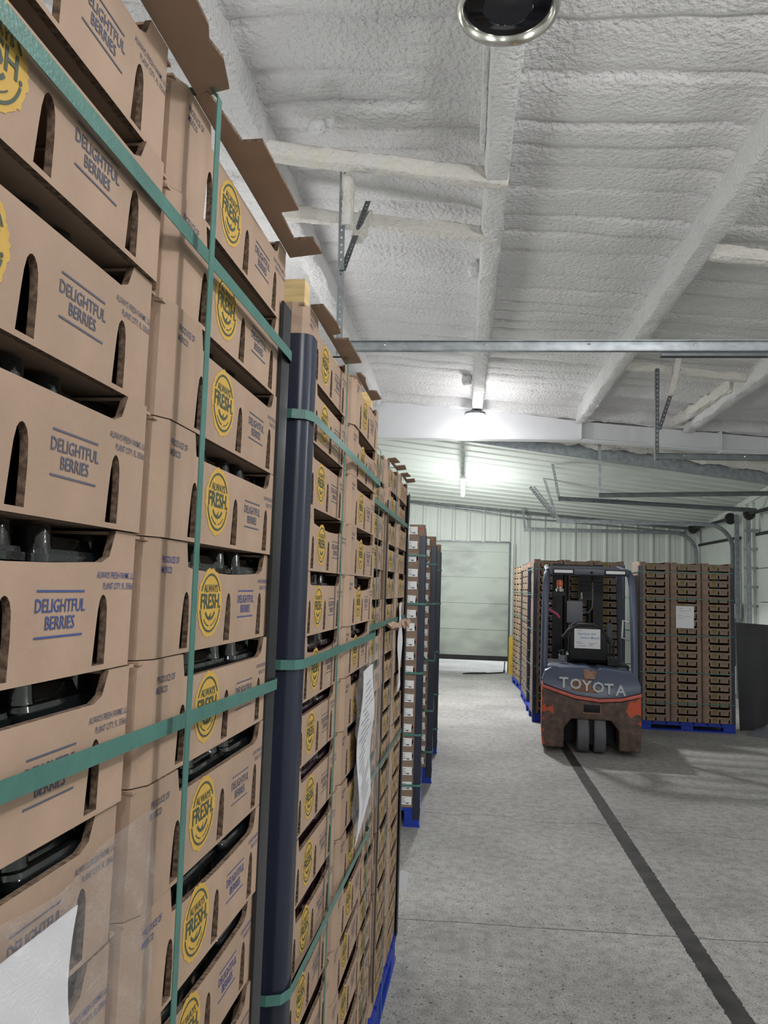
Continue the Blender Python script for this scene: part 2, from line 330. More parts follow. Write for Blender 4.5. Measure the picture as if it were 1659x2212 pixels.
# back wall of ribbed panels with the dock door
DX0, DX1, DZ = -1.42, .955, 2.62
def rib_wall(xa, xb, za, zb):
    prof = []; x = -3.6
    while x < XR+.01:
        prof += [(x, 0), (x+.03, -.03), (x+.06, -.03), (x+.09, 0), (x+.15, 0), (x+.155, -.006), (x+.185, -.006), (x+.19, 0)]; x += .3048
    pr = [(max(xa, min(xb, px)), d) for px, d in prof if xa-.2 <= px <= xb+.2]; n = len(pr)
    v = [(px, YB+d, za) for px, d in pr]+[(px, YB+d, zb(px)) for px, d in pr]
    return v, [(i, i+1, n+i+1, n+i) for i in range(n-1)]
mb = MB()
zt = lambda x: zl(x, YB)+.05
for xa, xb, za in ((XL, DX0, 0), (DX1, XR, 0), (DX0, DX1, DZ)): mb.add(*rib_wall(xa, xb, za, zt))
mb.prism([(XL, 0), (DX0, 0), (DX0, DZ), (DX1, DZ), (DX1, 0), (XR, 0), (XR, 4.95), (XL, 4.95)], YB+.01, YB+.25, 'xz')
struct(mb.obj('wall_back', LINER))
mb = MB(); mb.prism([(XL, zl(XL, YB)-.03), (XR, zl(XR, YB)-.03), (XR, zl(XR, YB)-.055), (XL, zl(XL, YB)-.055)], YB-.06, YB-.04, 'xz'); tn += 1; struct(mb.obj('trim_%d' % tn, GALVD))
mb = MB(); DM = dock_mat()
for i in range(5):
    za = .31+i*.528; mb.box(DX0-.05, DX1+.03, YB+.045, YB+.1, za, min(za+.518, DZ+.1))
mb.box(DX0-.05, DX1+.03, YB+.06, YB+.1, .31, DZ+.1)
d1 = struct(mb.obj('door_1', DM))
mb = MB(); mb.box(DX0-.03, DX1-.01, YB+.03, YB+.1, .22, .315); mb.obj('bottom_seal', RUB, d1)
mb = MB(); mb.box(DX1-.02, DX1+.012, YB-.012, YB+.06, .0, DZ); mb.box(DX0, DX1, YB-.01, YB+.05, DZ-.015, DZ+.015); mb.obj('door_gasket', GALVD, d1)
mb = MB(); mb.box(DX1+.03, DX1+.06, YB-.06, YB-.03, .75, DZ-.02); mb.box(DX1+.09, DX1+.10, YB-.06, YB-.03, .75, DZ-.02); mb.obj('door_guide', LINER, d1)
mb = MB(); mb.tube([(.88, YB-.03, .22), (.87, YB-.04, .06)], .012); mb.box(.85, .89, YB-.06, YB-.02, 0, .06); mb.obj('floor_latch', GALVD, d1)
mb = MB(); mb.tube([(-1.25, YB-.07, 3.40), (1.3, YB-.07, 3.10), (1.9, YB-.07, 3.07), (4.4, YB-.07, 2.90)], .014, 8); mb.tube([(-1.25, YB-.11, 3.39), (.2, YB-.11, 3.27), (2.3, YB-.11, 3.12), (4.4, YB-.11, 2.96)], .012, 8); tn += 1; struct(mb.obj('trim_%d' % tn, GALV, smooth=60))
# side walls
mb = MB(); mb.box(XL-.15, XL, -5, YB+.2, 0, 4.95); struct(mb.obj('wall_left', LINER))
mb = MB(); mb.box(XL, XR, -5.1, -5, 0, 4.95); struct(mb.obj('wall_front', LINER))
mb = MB(); mb.box(XR, XR+.15, -5, YB+.2, 0, 4.95)
for yy in (13.25, 12.95): mb.box(XR-.05, XR, yy, yy+.12, 0, 3.2)
mb.prism([(12.2, 3.40), (YB, 3.02), (YB, 2.94), (12.2, 3.30)], XR-.03, XR+.01, 'yz')
struct(mb.obj('wall_right', LINER))
for di, (ya, yb) in enumerate(((13.62, 15.72), (9.9, 12.72))):
    mb = MB()
    for i in range(5): mb.box(XR-.055, XR-.003, ya, yb, .02+i*.525, .53+i*.525)
    d = struct(mb.obj('door_%d' % (di+2), LINER))
    mb = MB(); mb.box(XR-.07, XR-.02, ya-.05, yb+.05, 2.63, 2.68); mb.obj('door_gasket', RUB, d)
    mb = MB(); mb.tube([(XR-.18, ya-.1, 2.98), (XR-.18, yb+.08, 2.98)], .028, 10)
    for yy in (ya-.04, yb): mb.lathe([(.0, -.03), (.085, -.03), (.1, 0), (.085, .03), (0, .03)], 18, 0, T(XR-.18, yy, 2.98) @ Matrix.Rotation(PI/2, 4, 'X'))
    mb.obj('spring_shaft', RUB, d, smooth=40)
mb = MB(); mb.box(XR-.2, XR-.06, 13.44, 13.6, 1.3, 1.54); o = mb.obj('wall_box', PAPER, bevel=.02); tag(o, 'small bright white box mounted on the right wall above the dark sheet', 'box')
mb = MB(); mb.box(-.04, .04, -.05, .05, 0, .03); c = mb.obj('cap', RUB, o); c.location = (XR-.13, 13.52, 1.545)
# ------------------------------------------------------------------ door tracks
def perforated(mb, p0, p1, wd=.04, mi=0, face='-y', hole=True):
    p0, p1 = Vector(p0), Vector(p1); ln = (p1-p0).length; n = int(ln/.05)
    outer = [(-wd/2, 0), (wd/2, 0), (wd/2, ln), (-wd/2, ln)]; holes = []
    if hole:
        for i in range(n): c = .025+i*.05; holes.append([(.007*math.cos(a*PI/4), c+.009*math.sin(a*PI/4)) for a in range(8)])
    v, f, nz = panel(outer, holes, .003); t = (p1-p0).normalized(); sd = Vector((1, 0, 0)); sd = (sd-t*sd.dot(t)).normalized(); nn = sd.cross(t)
    M = Matrix(((sd.x, t.x, nn.x, p0.x), (sd.y, t.y, nn.y, p0.y), (sd.z, t.z, nn.z, p0.z), (0, 0, 0, 1))); mb.add(v, f, mi, M)
    mb.add([(-wd/2, 0, 0), (-wd/2, ln, 0), (-wd/2, ln, -wd), (-wd/2, 0, -wd), (-wd/2+.003, 0, 0), (-wd/2+.003, ln, 0), (-wd/2+.003, ln, -wd), (-wd/2+.003, 0, -wd)], [(0, 1, 2, 3), (7, 6, 5, 4), (0, 3, 7, 4), (1, 5, 6, 2)], mi, M)
def track(y, z, xl, xr, label, curve=False, hang=None, brace=None, dz=0., lip=True, mt=GALV):
    r = empty('door_track', ((xl+xr)/2, y, z), 0, label, 'door track', 'overhead door tracks')
    cx = (xl+xr)/2; mb = MB(); path = [(xl-cx, 0)]
    if curve:
        rad = .42; xe = xr-cx
        path += [(xe-rad+rad*math.sin(a*PI/16), -rad+rad*math.cos(a*PI/16)) for a in range(9)]+[(xe, -rad-(z-rad-.5))]
    else: path += [(xr-cx, dz)]
    def strip(off0, off1, ya, yb):
        v = []; n = len(path)
        for i, (px, pz) in enumerate(path):
            a = Vector(path[max(i-1, 0)]); c = Vector(path[min(i+1, n-1)]); t = (c-a).normalized(); nn = Vector((-t.y, t.x))
            for o, yy in ((off0, ya), (off1, ya), (off1, yb), (off0, yb)): v.append((px+nn.x*o, yy, pz+nn.y*o))
        f = [(i*4+j, i*4+(j+1) % 4, i*4+4+(j+1) % 4, i*4+4+j) for i in range(n-1) for j in range(4)]+[(3, 2, 1, 0), tuple((n-1)*4+j for j in range(4))]
        mb.add(v, f)
    strip(-.03, .03, -.002, .002); strip(.03, .034, -.022, .002); strip(-.034, -.03, -.025, .002); strip(-.02, .0, -.03, -.026); strip(-.03, -.02, -.03, -.0)
    mb.obj('track_rail', mt, r)
    if lip:
        mb = MB()
        for i in range(int((xr-xl-.3)/.62)): mb.lathe([(0, .008), (.008, .006), (.01, 0)], 10, 0, T(xl-cx+.3+i*.62, -.003, .01) @ Matrix.Rotation(PI/2, 4, 'X'))
        mb.obj('rivet_row', CHROME, r)
    if hang:
        mb = MB(); perforated(mb, (hang[0]-cx, .012, -.04), (hang[1]-cx, .012+hang[2], zc(hang[1])-.20-z)); mb.obj('hanger', hang[3] if len(hang) > 3 else GALV, r)
    if brace:
        mb = MB(); perforated(mb, (brace[0]-cx, .03, brace[1]-z), (brace[2]-cx, .03+brace[3], zc(brace[2])-.16-z), .038); mb.obj('brace', GALVD, r)
    return r
t1 = track(4.62, 3.115, -.81, 4.62, 'long overhead door track nearest the camera, crossing above the stacks', hang=(-.80, -.83, .06), brace=(-.80, 3.62, -.73, .55))
mb = MB(); mb.box(-.75, 2.7, .004, .05, -.055, -.034); mb.obj('angle_stiffener', GALVD, t1)
track(8.40, 3.12, 2.03, 4.62, 'overhead door track ending in front of the white beam, perforated hanger at its end', hang=(2.05, 2.07, .05, GALVD), brace=(2.08, 3.42, 2.32, .1), mt=GALVD)
track(11.85, 3.12, 2.03, 4.62, 'overhead door track just behind the white beam, with a pale hanger', hang=(2.05, 2.03, -.05), dz=.08, mt=GALVD)
track(12.68, 3.16, 1.53, 4.62, 'overhead door track sloping down to the near side door on the right', dz=-.13, mt=GALVD, hang=(1.55, 1.35, .02))
t5 = track(13.62, 2.88, 1.63, 4.56, 'curved overhead door track at the near jamb of the far side door', curve=True, hang=(1.65, 1.2, -.1), mt=GALV)
track(15.66, 2.88, 1.22, 4.56, 'curved overhead door track along the back wall, at the far jamb', curve=True, hang=(1.24, 1.05, -.25), mt=GALV)
mb = MB()
mb.box(4.5, 4.56, 13.28, 13.34, 0, 3.02); mb.box(4.5, 4.56, 12.76, 12.82, 0, 2.9)
for i in range(9): mb.box(4.48, 4.66, 12.74, 12.86, .3+i*.3, .34+i*.3)
tn += 1; struct(mb.obj('trim_%d' % tn, GALV))
# foam coats the tops of the two near hangers
trim((-.80, 4.72, 4.28), (-.79, 4.70, 3.93), .035, .035, 81, FOAMY, .5, .03); trim((-.735, 5.2, 4.27), (-.765, 4.93, 3.96), .04, .04, 87, FOAMY, .7, .03)
trim((2.30, 8.5, 4.22), (2.22, 8.46, 3.8), .03, .03, 90, FOAMY, .5, .03)
mb = MB()
perforated(mb, (0, 0, 0), (-.42, -.1, .5), .05); perforated(mb, (.05, -.05, .0), (-.36, -.14, .5), .03)
o = mb.obj('brace', GALV, t5); o.location = Vector((1.5, 12.9, 2.86))-t5.location
# ------------------------------------------------------------------ lamps
L1 = empty('ceiling_lamp', (.13, 11.0, 4.17), 0, 'small round lit ceiling lamp in front of the white beam', 'lamp', 'round ceiling lamps')
mb = MB(); mb.lathe([(0, .07), (.05, .065), (.07, .03), (.15, .012), (.155, -.012), (.14, -.02)], 28); mb.obj('housing', GALVD, L1, smooth=40)
mb = MB(); mb.lathe([(.14, -.018), (.07, -.026), (0, -.028)], 28); mb.obj('lens', LAMPW, L1)
mb = MB(); mb.tube([(0, 0, .06), (0, 0, .2)], .012); mb.obj('hanger', WHITE, L1)
L2 = empty('ceiling_lamp', (.13, 2.88, 3.93), 0, 'round unlit ceiling lamp with chrome rim at the top edge of the photo', 'lamp', 'round ceiling lamps')
mb = MB(); mb.lathe([(.165, .03), (.172, .0), (.185, -.012), (.2, -.006), (.207, .012), (.205, .05), (.19, .08)], 48); mb.obj('rim', CHROME, L2, smooth=60)
mb = MB(); mb.lathe([(.166, .02), (.10, .012), (.098, .016), (.05, .018), (0, .02)], 40); mb.obj('lens', mat('black_lens', (.006, .007, .012), .08), L2, smooth=30)
mb = MB(); mb.lathe([(.204, .045), (.19, .12), (.11, .16), (.1, .24), (0, .25)], 40); mb.obj('housing', BLK, L2, smooth=40)
mb = MB(); mb.tube([(0, 0, .24), (0, 0, .42)], .02); mb.obj('hanger', GALV, L2)
L3 = empty('tube_lamp', (-.03, 13.4, 3.42), 0, 'long lit tube lamp hung from the ribbed ceiling by the dock door', 'lamp')
mb = MB(); mb.tube([(0, -.75, 0), (0, 1.2, 0)], .035, 12); mb.obj('tube', TUBEM, L3, smooth=60)
mb = MB(); mb.box(-.04, .04, -.8, 1.25, .03, .07); mb.obj('batten', WHITE, L3)
mb = MB(); mb.tube([(0, -.6, .06), (0.02, -.6, .55)], .008); mb.tube([(0, 1., .06), (0, 1., .25)], .008); mb.obj('hanger', GALV, L3)
# ------------------------------------------------------------------ cartons
ORD = 'first second third fourth fifth sixth seventh eighth ninth tenth eleventh twelfth thirteenth fourteenth fifteenth sixteenth seventeenth eighteenth nineteenth twentieth'.split()
def ordn(i, n): return 'topmost' if i == n-1 else ('bottom' if i == 0 else ORD[n-1-i]+' from top')
def slot(u, h, w):
    return [(u-w, .005), (u+w*.92, .005), (u+w*.96, h*.55), (u+w*.86, h*.82), (u+w*.66, h*.93), (u+w*.38, h*.985), (u+w*.12, h), (u-w*.14, h*.98), (u-w*.38, h*.92), (u-w*.58, h*.78), (u-w*.74, h*.55)]
def logo(mb, u, v, r):
    n = 96; rad = [r*(1+R.uniform(-.05, .03)) for i in range(n)]; rim = [(rad[i]*math.cos(2*PI*i/n), rad[i]*math.sin(2*PI*i/n), .0004) for i in range(n)]
    mb.add(rim+[(0, 0, .0004)], [(i, (i+1) % n, n) for i in range(n)], 3, YZ @ T(u, v, 0))
    def arc(rr, th, a0, a1, k=24):
        p = []
        for i in range(k+1):
            a = a0+(a1-a0)*i/k; p += [((rr-th)*math.cos(a), (rr-th)*math.sin(a), .0009), (rr*math.cos(a), rr*math.sin(a), .0009)]
        mb.add(p, [(2*i, 2*i+1, 2*i+3, 2*i+2) for i in range(k)], 4, YZ @ T(u, v, 0))
    arc(.85*r, .06*r, .42, PI-.42); arc(.85*r, .06*r, PI+.24, 2*PI-.24); arc(.50*r, .085*r, PI+.62, 2*PI-.62, 14)
    arc(.68*r, .03*r, PI+.75, 1.5*PI-.12); arc(.68*r, .03*r, 1.5*PI+.1, 2*PI-.75)
    mb.add([(-.1*r, -.42*r, .0009), (.02*r, -.42*r, .0009), (.1*r, -.26*r, .0009)], [(0, 1, 2)], 4, YZ @ T(u, v, 0))
    put_text(mb, 'ALWAYS', u, v+.42*r, .31*r, .001, 4, bold=.012, sx=.92)
    put_text(mb, 'FRESH.', u+.02*r, v+.05*r, .60*r, .001, 4, bold=.02, sx=.93)
def carton_mesh(name, W=.497, D=.396, H=.129, ink=0, sag=0., end_slot=False, prints=True, logo_on=True, notch=1., shift=0.):
    c = .029; t = .007; mb = MB()
    nl, nr, nz = .108+shift, .415+shift, H-.028*notch
    out = [(c, 0), (W-c, 0), (W-c, H), (nr+.012, H), (nr+.002, nz+.006), (nr-.012, nz), ]
    for i in range(5): f = i/4; out.append((nr-.02-(nr-nl-.04)*f, nz-sag*math.sin(PI*f)))
    out += [(nl+.004, nz+.002), (nl-.003, H), (c, H)]
    holes = [slot(.110, .071, .0125), slot(.262, .069, .0125), slot(.409, .069, .0115)]
    v, f, nzs = panel(out, holes, t); mb.add([(p[0], p[1], p[2]-t/2) for p in v], f, [0 if q > .5 else 1 for q in nzs], YZ)
    # corner posts and the other three walls
    def wall(pts, cl=False):
        n = len(pts)
        for i in range(n-1):
            (xa, ya), (xb, yb) = pts[i], pts[i+1]; dx, dy = xb-xa, yb-ya; l = math.hypot(dx, dy); ox, oy = -dy/l*t, dx/l*t
            mb.add([(xa, ya, 0), (xb, yb, 0), (xb, yb, H), (xa, ya, H), (xa+ox, ya+oy, 0), (xb+ox, yb+oy, 0), (xb+ox, yb+oy, H), (xa+ox, ya+oy, H)],
                   [(0, 1, 2, 3), (7, 6, 5, 4), (3, 2, 6, 7), (4, 5, 1, 0)], [0, 2, 1, 0])
    wall([(0, W-c), (-c*.35, W-c*.3), (-c, W)]); wall([(-c, 0), (-c*.35, c*.3), (0, c)])
    wall([(-c, W), (-D, W), (-D, 0)])
    if end_slot:
        ev, ef, ez = panel([(-D, 0), (-c, 0), (-c, H), (-D, H)], [[(-.058+.009*math.cos(a*PI/5), H*.52+.024*math.sin(a*PI/5)) for a in range(10)]], t)
        mb.add([(p[0], p[1], p[2]-t/2) for p in ev], ef, [0 if q > .5 else 1 for q in ez], XZ)
    else: wall([(-D, 0), (-c, 0)])
    mb.add([(-t, c, .004), (-t, W-c, .004), (-c, W-t, .004), (-D, W-t, .004), (-D, t, .004), (-c, t, .004)], [(0, 1, 2, 3, 4, 5)], 2)
    mb.add([(-.001, c, .001), (-.001, W-c, .001), (-c, W-.001, .001), (-D, W-.001, .001), (-D, .001, .001), (-c, .001, .001)], [(5, 4, 3, 2, 1, 0)], 0)
    # lid tabs that close the top over the ends
    mb.box(-D, -t, .005, .07, H-.004, H-.001, 0); mb.box(-D, -t, W-.07, W-.005, H-.004, H-.001, 0)
    if prints:
        k = 5; x = .34
        if logo_on: logo(mb, .192, .057, .044)
        put_text(mb, 'DELIGHTFUL', x, .0605, .0155, .0006, k, bold=.012, sx=.86); put_text(mb, 'BERRIES', x, .0465, .0155, .0006, k, bold=.012, sx=.84)
        for zz in (.0722, .0352): mb.add([(x-.036, zz-.0009, .0006), (x+.036, zz-.0009, .0006), (x+.036, zz+.0009, .0006), (x-.036, zz+.0009, .0006)], [(0, 1, 2, 3)], k, YZ)
        put_text(mb, 'ALWAYS FRESH FARMS, LLC', .434, .0865, .0085, .0006, k, bold=.006, sx=.72); put_text(mb, 'PLANT CITY, FL 33566', .438, .0765, .0085, .0006, k, bold=.006, sx=.72)
        put_text(mb, 'PRODUCE OF', .060, .107, .0105, .0006, k, bold=.01, sx=.74); put_text(mb, 'MEXICO', .050, .0955, .0105, .0006, k, bold=.01, sx=.74)
        put_text(mb, 'ALWAYS FRESH FARMS, LLC', -.2, .085, .0145, .0006, k, plane=XZ, bold=.006, sx=.8); put_text(mb, 'PLANT CITY, FL 33566', -.2, .066, .0145, .0006, k, plane=XZ, bold=.006, sx=.8)
    return mb.mesh(name, [KRAFT, FLUTE, INSIDE, YEL, GRN, INKB if ink else INK])
CM = [carton_mesh('berry_carton'), carton_mesh('berry_carton', ink=1, sag=.004, notch=1.1), carton_mesh('berry_carton', sag=.006, notch=1.2, shift=.002), carton_mesh('berry_carton', ink=1, notch=.95)]
FM = [carton_mesh('berry_flat'), carton_mesh('berry_flat', sag=.004, notch=1.15), carton_mesh('berry_flat', end_slot=True)]
KRAFT_SHADED = mat('shaded_kraft_cardboard', (.26, .182, .137), .8, var=.08, vscale=14, bump=.0006, bscale=90, objvar=.07)  # kraft darkened for far stacks: dim light on their fronts put into colour
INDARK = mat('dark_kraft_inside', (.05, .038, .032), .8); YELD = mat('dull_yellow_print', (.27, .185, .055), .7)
for q in range(3): FM.append(FM[q].copy()); FM[-1].materials[0] = KRAFT_SHADED; FM[-1].materials[2] = INDARK; FM[-1].materials[3] = YELD
TH = -.031
class Stack:
    """frame of a stack: origin on the floor at the near corner of its face; u runs along the face, x out of it"""
    def __init__(s, x, y, rz): s.o = Vector((x, y, 0)); s.rz = rz
    def at(s, u, x=0., z=0.):
        c, q = math.cos(s.rz), math.sin(s.rz); return s.o+Vector((c*x-q*u, q*x+c*u, z))
    def place(s, o, u, x=0., z=0., dr=0.): o.location = s.at(u, x, z); o.rotation_euler = (0, 0, s.rz+dr); return o
def new(name, me, parent=None):
    o = bpy.data.objects.new(name, me); COL.objects.link(o)
    if parent: o.parent = parent
    return o
def pallet_obj(st, W, D, z, label):
    r = empty('pallet', (0, 0, 0), 0, label, 'pallet', 'blue pallets under the stacks'); st.place(r, 0)
    mb = MB(); n = 7
    for i in range(n): u = W*i/n+.004; mb.box(-D, .012, u, u+W/n-.018, z-.022, z-.002)
    mb.obj('deck', BLUEP, r)
    for i in range(3):
        mb = MB(); xx = -D+.0 if i == 0 else (-D/2-.05 if i == 1 else -.10); mb.box(xx, xx+.11, 0, W, .0, .018); mb.box(xx, xx+.11, 0, W, z-.04, z-.023); mb.obj('runner', BLUEP, r)
        for j in range(3):
            mb = MB(); uu = 0 if j == 0 else (W/2-.07 if j == 1 else W-.14); mb.box(xx+.004, xx+.106, uu, uu+.14, .019, z-.041); mb.obj('block', BLUEP, r)
    return r
def shell_mesh(name, mts, ribs):
    mb = MB(); rings = [(0, .074, .052, .014), (.008, .078, .056, .016), (.088, .086, .065, .018), (.090, .091, .0705, .016), (.0965, .091, .0705, .016)]
    def ring(rs):
        v = []; n = 20
        for z, a, b, r in rs:
            for i in range(n):
                g = 2*PI*(i+.5)/n; cx = math.copysign(a-r, math.cos(g)); cy = math.copysign(b-r, math.sin(g)); v.append((cx+r*math.cos(g), cy+r*math.sin(g), z))
        f = [(k*n+i, k*n+(i+1) % n, (k+1)*n+(i+1) % n, (k+1)*n+i) for k in range(len(rs)-1) for i in range(n)]+[tuple(range(n))[::-1], tuple(range((len(rs)-1)*n, len(rs)*n))]
        mb.add(v, f)
    ring(rings); tub = mb.mesh(name, mts, 50)
    mb = MB(); ring([(.0966, .089, .0685, .016), (.101, .088, .0675, .016), (.102, .080, .060, .016), (.112, .076, .056, .018), (.1135, .070, .050, .018)])
    for sx in (-1, 1):
        for sy in (-1, 1): mb.lathe([(.0185, .097), (.0165, .104), (.0145, .1205), (.011, .1225), (0, .1228)], 14, 0, T(sx*.067, sy*.046, 0))
    if ribs:
        for i in range(6):
            mb.box(.070, .083, -.030+i*.0105, -.024+i*.0105, .100, .1165)
    lid = mb.mesh('lid', mts, 50); return tub, lid
SHM = [shell_mesh('berry_clamshell', SHELL, False), shell_mesh('berry_clamshell', SHELLP, True)]
def clamshells(st, u0, z0, us, kind, sc, desc, depth=(-.092,)):
    names = {1: ['only'], 2: ['left', 'right'], 3: ['left', 'middle', 'right']}[len(us)]
    for nm, uu in zip(names, us):
        r = new('berry_clamshell', SHM[kind][0]); l = new('lid', SHM[kind][1], r)
        st.place(r, u0+uu*sc[0]+R.uniform(-.004, .004), depth[0]-.012+R.uniform(-.006, .004), z0+.006, R.uniform(-.03, .03)); r.scale = (1, sc[0], sc[1])
        tag(r, 'dark berry clamshell, %s, in %s' % (nm, desc), 'clamshell', 'clamshells inside the cartons')
def flap_obj(parent, out, tilt, z, x=0., curl=0.):
    mb = MB(); n = len(out); v = []
    for y, wd in out: v.append((wd*math.cos(tilt)+x, y, z+wd*math.sin(tilt)+curl*wd*wd*40))
    v2 = [(p[0]-.004*math.sin(tilt), p[1], p[2]+.0045*math.cos(tilt)) for p in v]
    mb.add(v+v2, [tuple(range(n)), tuple(range(n, 2*n))[::-1]]+[(i, n+i, n+(i+1) % n, (i+1) % n) for i in range(n)], [0, 0]+[1]*n)
    return mb.obj('flap', [KRAFT, FLUTE], parent)
def strap_ring(st, W, D, z, label, group, wd=.0165, out=.012, dz=0., corner=.03, sagf=0.):
    mb = MB(); a, b, c, d = -out, W+out, out, -D-out; pts = []
    for (uu, xx, s0, s1) in ((a, c, (0, -1), (1, 0)), (b, c, (-1, 0), (0, -1)), (b, d, (0, 1), (-1, 0)), (a, d, (1, 0), (0, 1))):
        pts += [(uu+corner*s0[0], xx+corner*s0[1]), (uu+.3*corner*(s0[0]+s1[0]), xx+.3*corner*(s0[1]+s1[1])), (uu+corner*s1[0], xx+corner*s1[1])]
    n = len(pts); v = []; t = .0012
    for uu, xx in pts:
        zz = z+dz*(uu/W-.5); cx = (uu-W/2); cy = xx+D/2; l = math.hypot(cx, cy)
        for o, hz in ((0, -wd/2), (t, -wd/2), (t, wd/2), (0, wd/2)): v.append((xx+cy/l*o, uu+cx/l*o, zz+hz))
    f = [(i*4+j, i*4+(j+1) % 4, ((i+1) % n)*4+(j+1) % 4, ((i+1) % n)*4+j) for i in range(n) for j in range(4)]
    o = mb.add(v, f).obj('strap', STRAP); st.place(o, 0); tag(o, label, 'strap', group); return o
def strap_vert(st, u, D, z0, z1, label, group, wd=.015, lean=0., out=.014):
    mb = MB(); v = []; t = .0012; pts = [(out, z0), (out, z1-.01), (out-.01, z1), (-D+.01, z1+.003), (-D-.005, z1-.01), (-D-.005, z0)]
    for i, (x, z) in enumerate(pts):
        uu = u+lean*(z-z0)/(z1-z0)
        nx, nz = ((1, 0), (1, 0), (.3, 1), (0, 1), (-1, 0), (-1, 0))[i]
        for o, du in ((0, -wd/2), (t, -wd/2), (t, wd/2), (0, wd/2)): v.append((x+nx*o, uu+du, z+nz*o))
    f = [(i*4+j, i*4+(j+1) % 4, i*4+4+(j+1) % 4, i*4+4+j) for i in range(len(pts)-1) for j in range(4)]+[(3, 2, 1, 0), tuple((len(pts)-1)*4+j for j in range(4))]
    o = mb.add(v, f).obj('strap', STRAP); st.place(o, 0); tag(o, label, 'strap', group); return o
def corner_post(st, u, x, z0, z1, label, su=1, leg=.05, mt=BLK, r=.012, lean=0., t=.005, slant=.0):
    """L profile hugging the corner at (x, u); su = +1 far corner, -1 near corner"""
    prof = [(-leg, t)]
    prof = [(x0, u0) for x0, u0 in [(-leg, t)]+[(t-r+r*math.sin(a*PI/12), t-r+r*math.cos(a*PI/12)) for a in range(7)]+[(t, -leg), (0, -leg)]+[(-(r-t)+(r-t)*math.cos(a*PI/12), -(r-t)+(r-t)*math.sin(a*PI/12)) for a in range(7)]+[(-leg, 0)]]
    n = len(prof); v = []
    for z, l in ((z0, 0.), (z1, lean)):
        for i, (px, pu) in enumerate(prof): v.append((x+px+l, u+su*pu, z+(slant*px if z == z1 else 0)))
    f = [(i, (i+1) % n, n+(i+1) % n, n+i) for i in range(n)]+[tuple(range(n))[::-1], tuple(range(n, 2*n))]
    if su > 0: f = [q[::-1] for q in f]
    o = MB().add(v, f).obj('corner_post', mt, smooth=35); st.place(o, 0); tag(o, label, 'corner post', 'plastic corner posts'); return o
GC = 'large cartons in the left stacks'; GF = 'berry flats on the far stacks'
# --- nearest stack (two columns of sixteen)
P1 = Stack(-.3406, .27, TH)
pallet_obj(P1, 1.0, 1.2, .114, 'blue pallet under the nearest left stack')
cols = ((0., 'nearer'), (.5, 'farther'))
for ci, (u, cn) in enumerate(cols):
    for k in range(16):
        o = new('berry_carton', CM[(1 if k in (7, 8, 11) else R.choice((0, 0, 2)))])
        P1.place(o, u+.0015, R.uniform(-.002, .003), .116+.13*k, R.uniform(-.005, .005))
        tag(o, 'brown berry carton, %s, %s column of the nearest left stack' % (ordn(k, 16), cn), 'carton', GC)
        if k == 15:
            if ci == 0: flap_obj(o, [(-.02, 0), (-.02, .05), (.12, .055), (.125, .03), (.20, .03), (.205, .055), (.45, .052), (.47, .045), (.50, .05), (.548, .040), (.552, 0)], .12, .130)
            else: flap_obj(o, [(.05, 0), (.045, .018), (.15, .026), (.152, .052), (.335, .055), (.337, .026), (.43, .024), (.432, .055), (.49, .058), (.495, 0)], .06, .130)
        if 3 <= k <= 13:
            clamshells(P1, u, .116+.13*k, (.105, .252, .398), 0, (1, 1), '%s carton, %s column, nearest stack' % (ordn(k, 16), cn))
strap_ring(P1, 1.0, 1.2, 2.015, 'upper green strap around the nearest left stack', 'green straps on the left stacks', wd=.017)
strap_ring(P1, 1.0, 1.2, 1.474, 'lower green strap around the nearest left stack', 'green straps on the left stacks', wd=.017, dz=-.014)
strap_vert(P1, .578, 1.2, .02, 2.199, 'vertical green strap down the farther column of the nearest left stack', 'green straps on the left stacks', out=.030, lean=-.03, wd=.014)
corner_post(P1, 1.001, .001, .14, 2.10, 'black corner post on the far corner of the nearest left stack', 1, .055, BLK, .014, slant=-.3)
# paper sheet in a clear pouch on the nearest stack
def sheet(name, st, u, z, W, H, fn, mt, nx=14, nz=16):
    mb = MB(); v = []
    for j in range(nz+1):
        for i in range(nx+1):
            du, dz, x = fn(i/nx, j/nz); v.append((x, u+W*i/nx+du, z+H*j/nz+dz))
    n = nx+1; f = [(j*n+i, j*n+i+1, (j+1)*n+i+1, (j+1)*n+i) for j in range(nz) for i in range(nx)]
    b = len(v); v += [(p[0]-.0008, p[1], p[2]) for p in v]; f += [tuple(q+b for q in a[::-1]) for a in f]
    o = mb.add(v, f).obj(name, mt, smooth=60); st.place(o, 0); return o
def lines(par, st, rows, x, mt=INK):
    mb = MB()
    for u0, u1, z, h in rows: mb.add([(x, u0, z), (x, u1, z), (x, u1, z+h), (x, u0, z+h)], [(0, 1, 2, 3)])
    o = mb.obj('printed_lines', mt, par); return o
def fn1(i, j):
    b = math.exp(-((j-.28)/.16)**2)*max(0, i-.6)*.03
    return (.012*math.sin(j*6)*(i > .9), 0, .006+b)
pp = sheet('label_sheet', P1, .14, 1.115, .255, .235, fn1, PAPER); tag(pp, 'large white paper label at the lower left on the nearest stack', 'label')
mb = MB(); put_text(mb, '4001L 004', .33, 1.248, .012, .0085, 0, bold=.02, sx=.8); mb.add([(.0085, .25, 1.268), (.0085, .352, 1.268), (.0085, .352, 1.2695), (.0085, .25, 1.2695)], [(0, 1, 2, 3)]); mb.add([(.0085, .352, 1.18), (.0085, .3535, 1.18), (.0085, .3535, 1.2695), (.0085, .352, 1.2695)], [(0, 1, 2, 3)]); mb.obj('printed_lines', INK, pp)
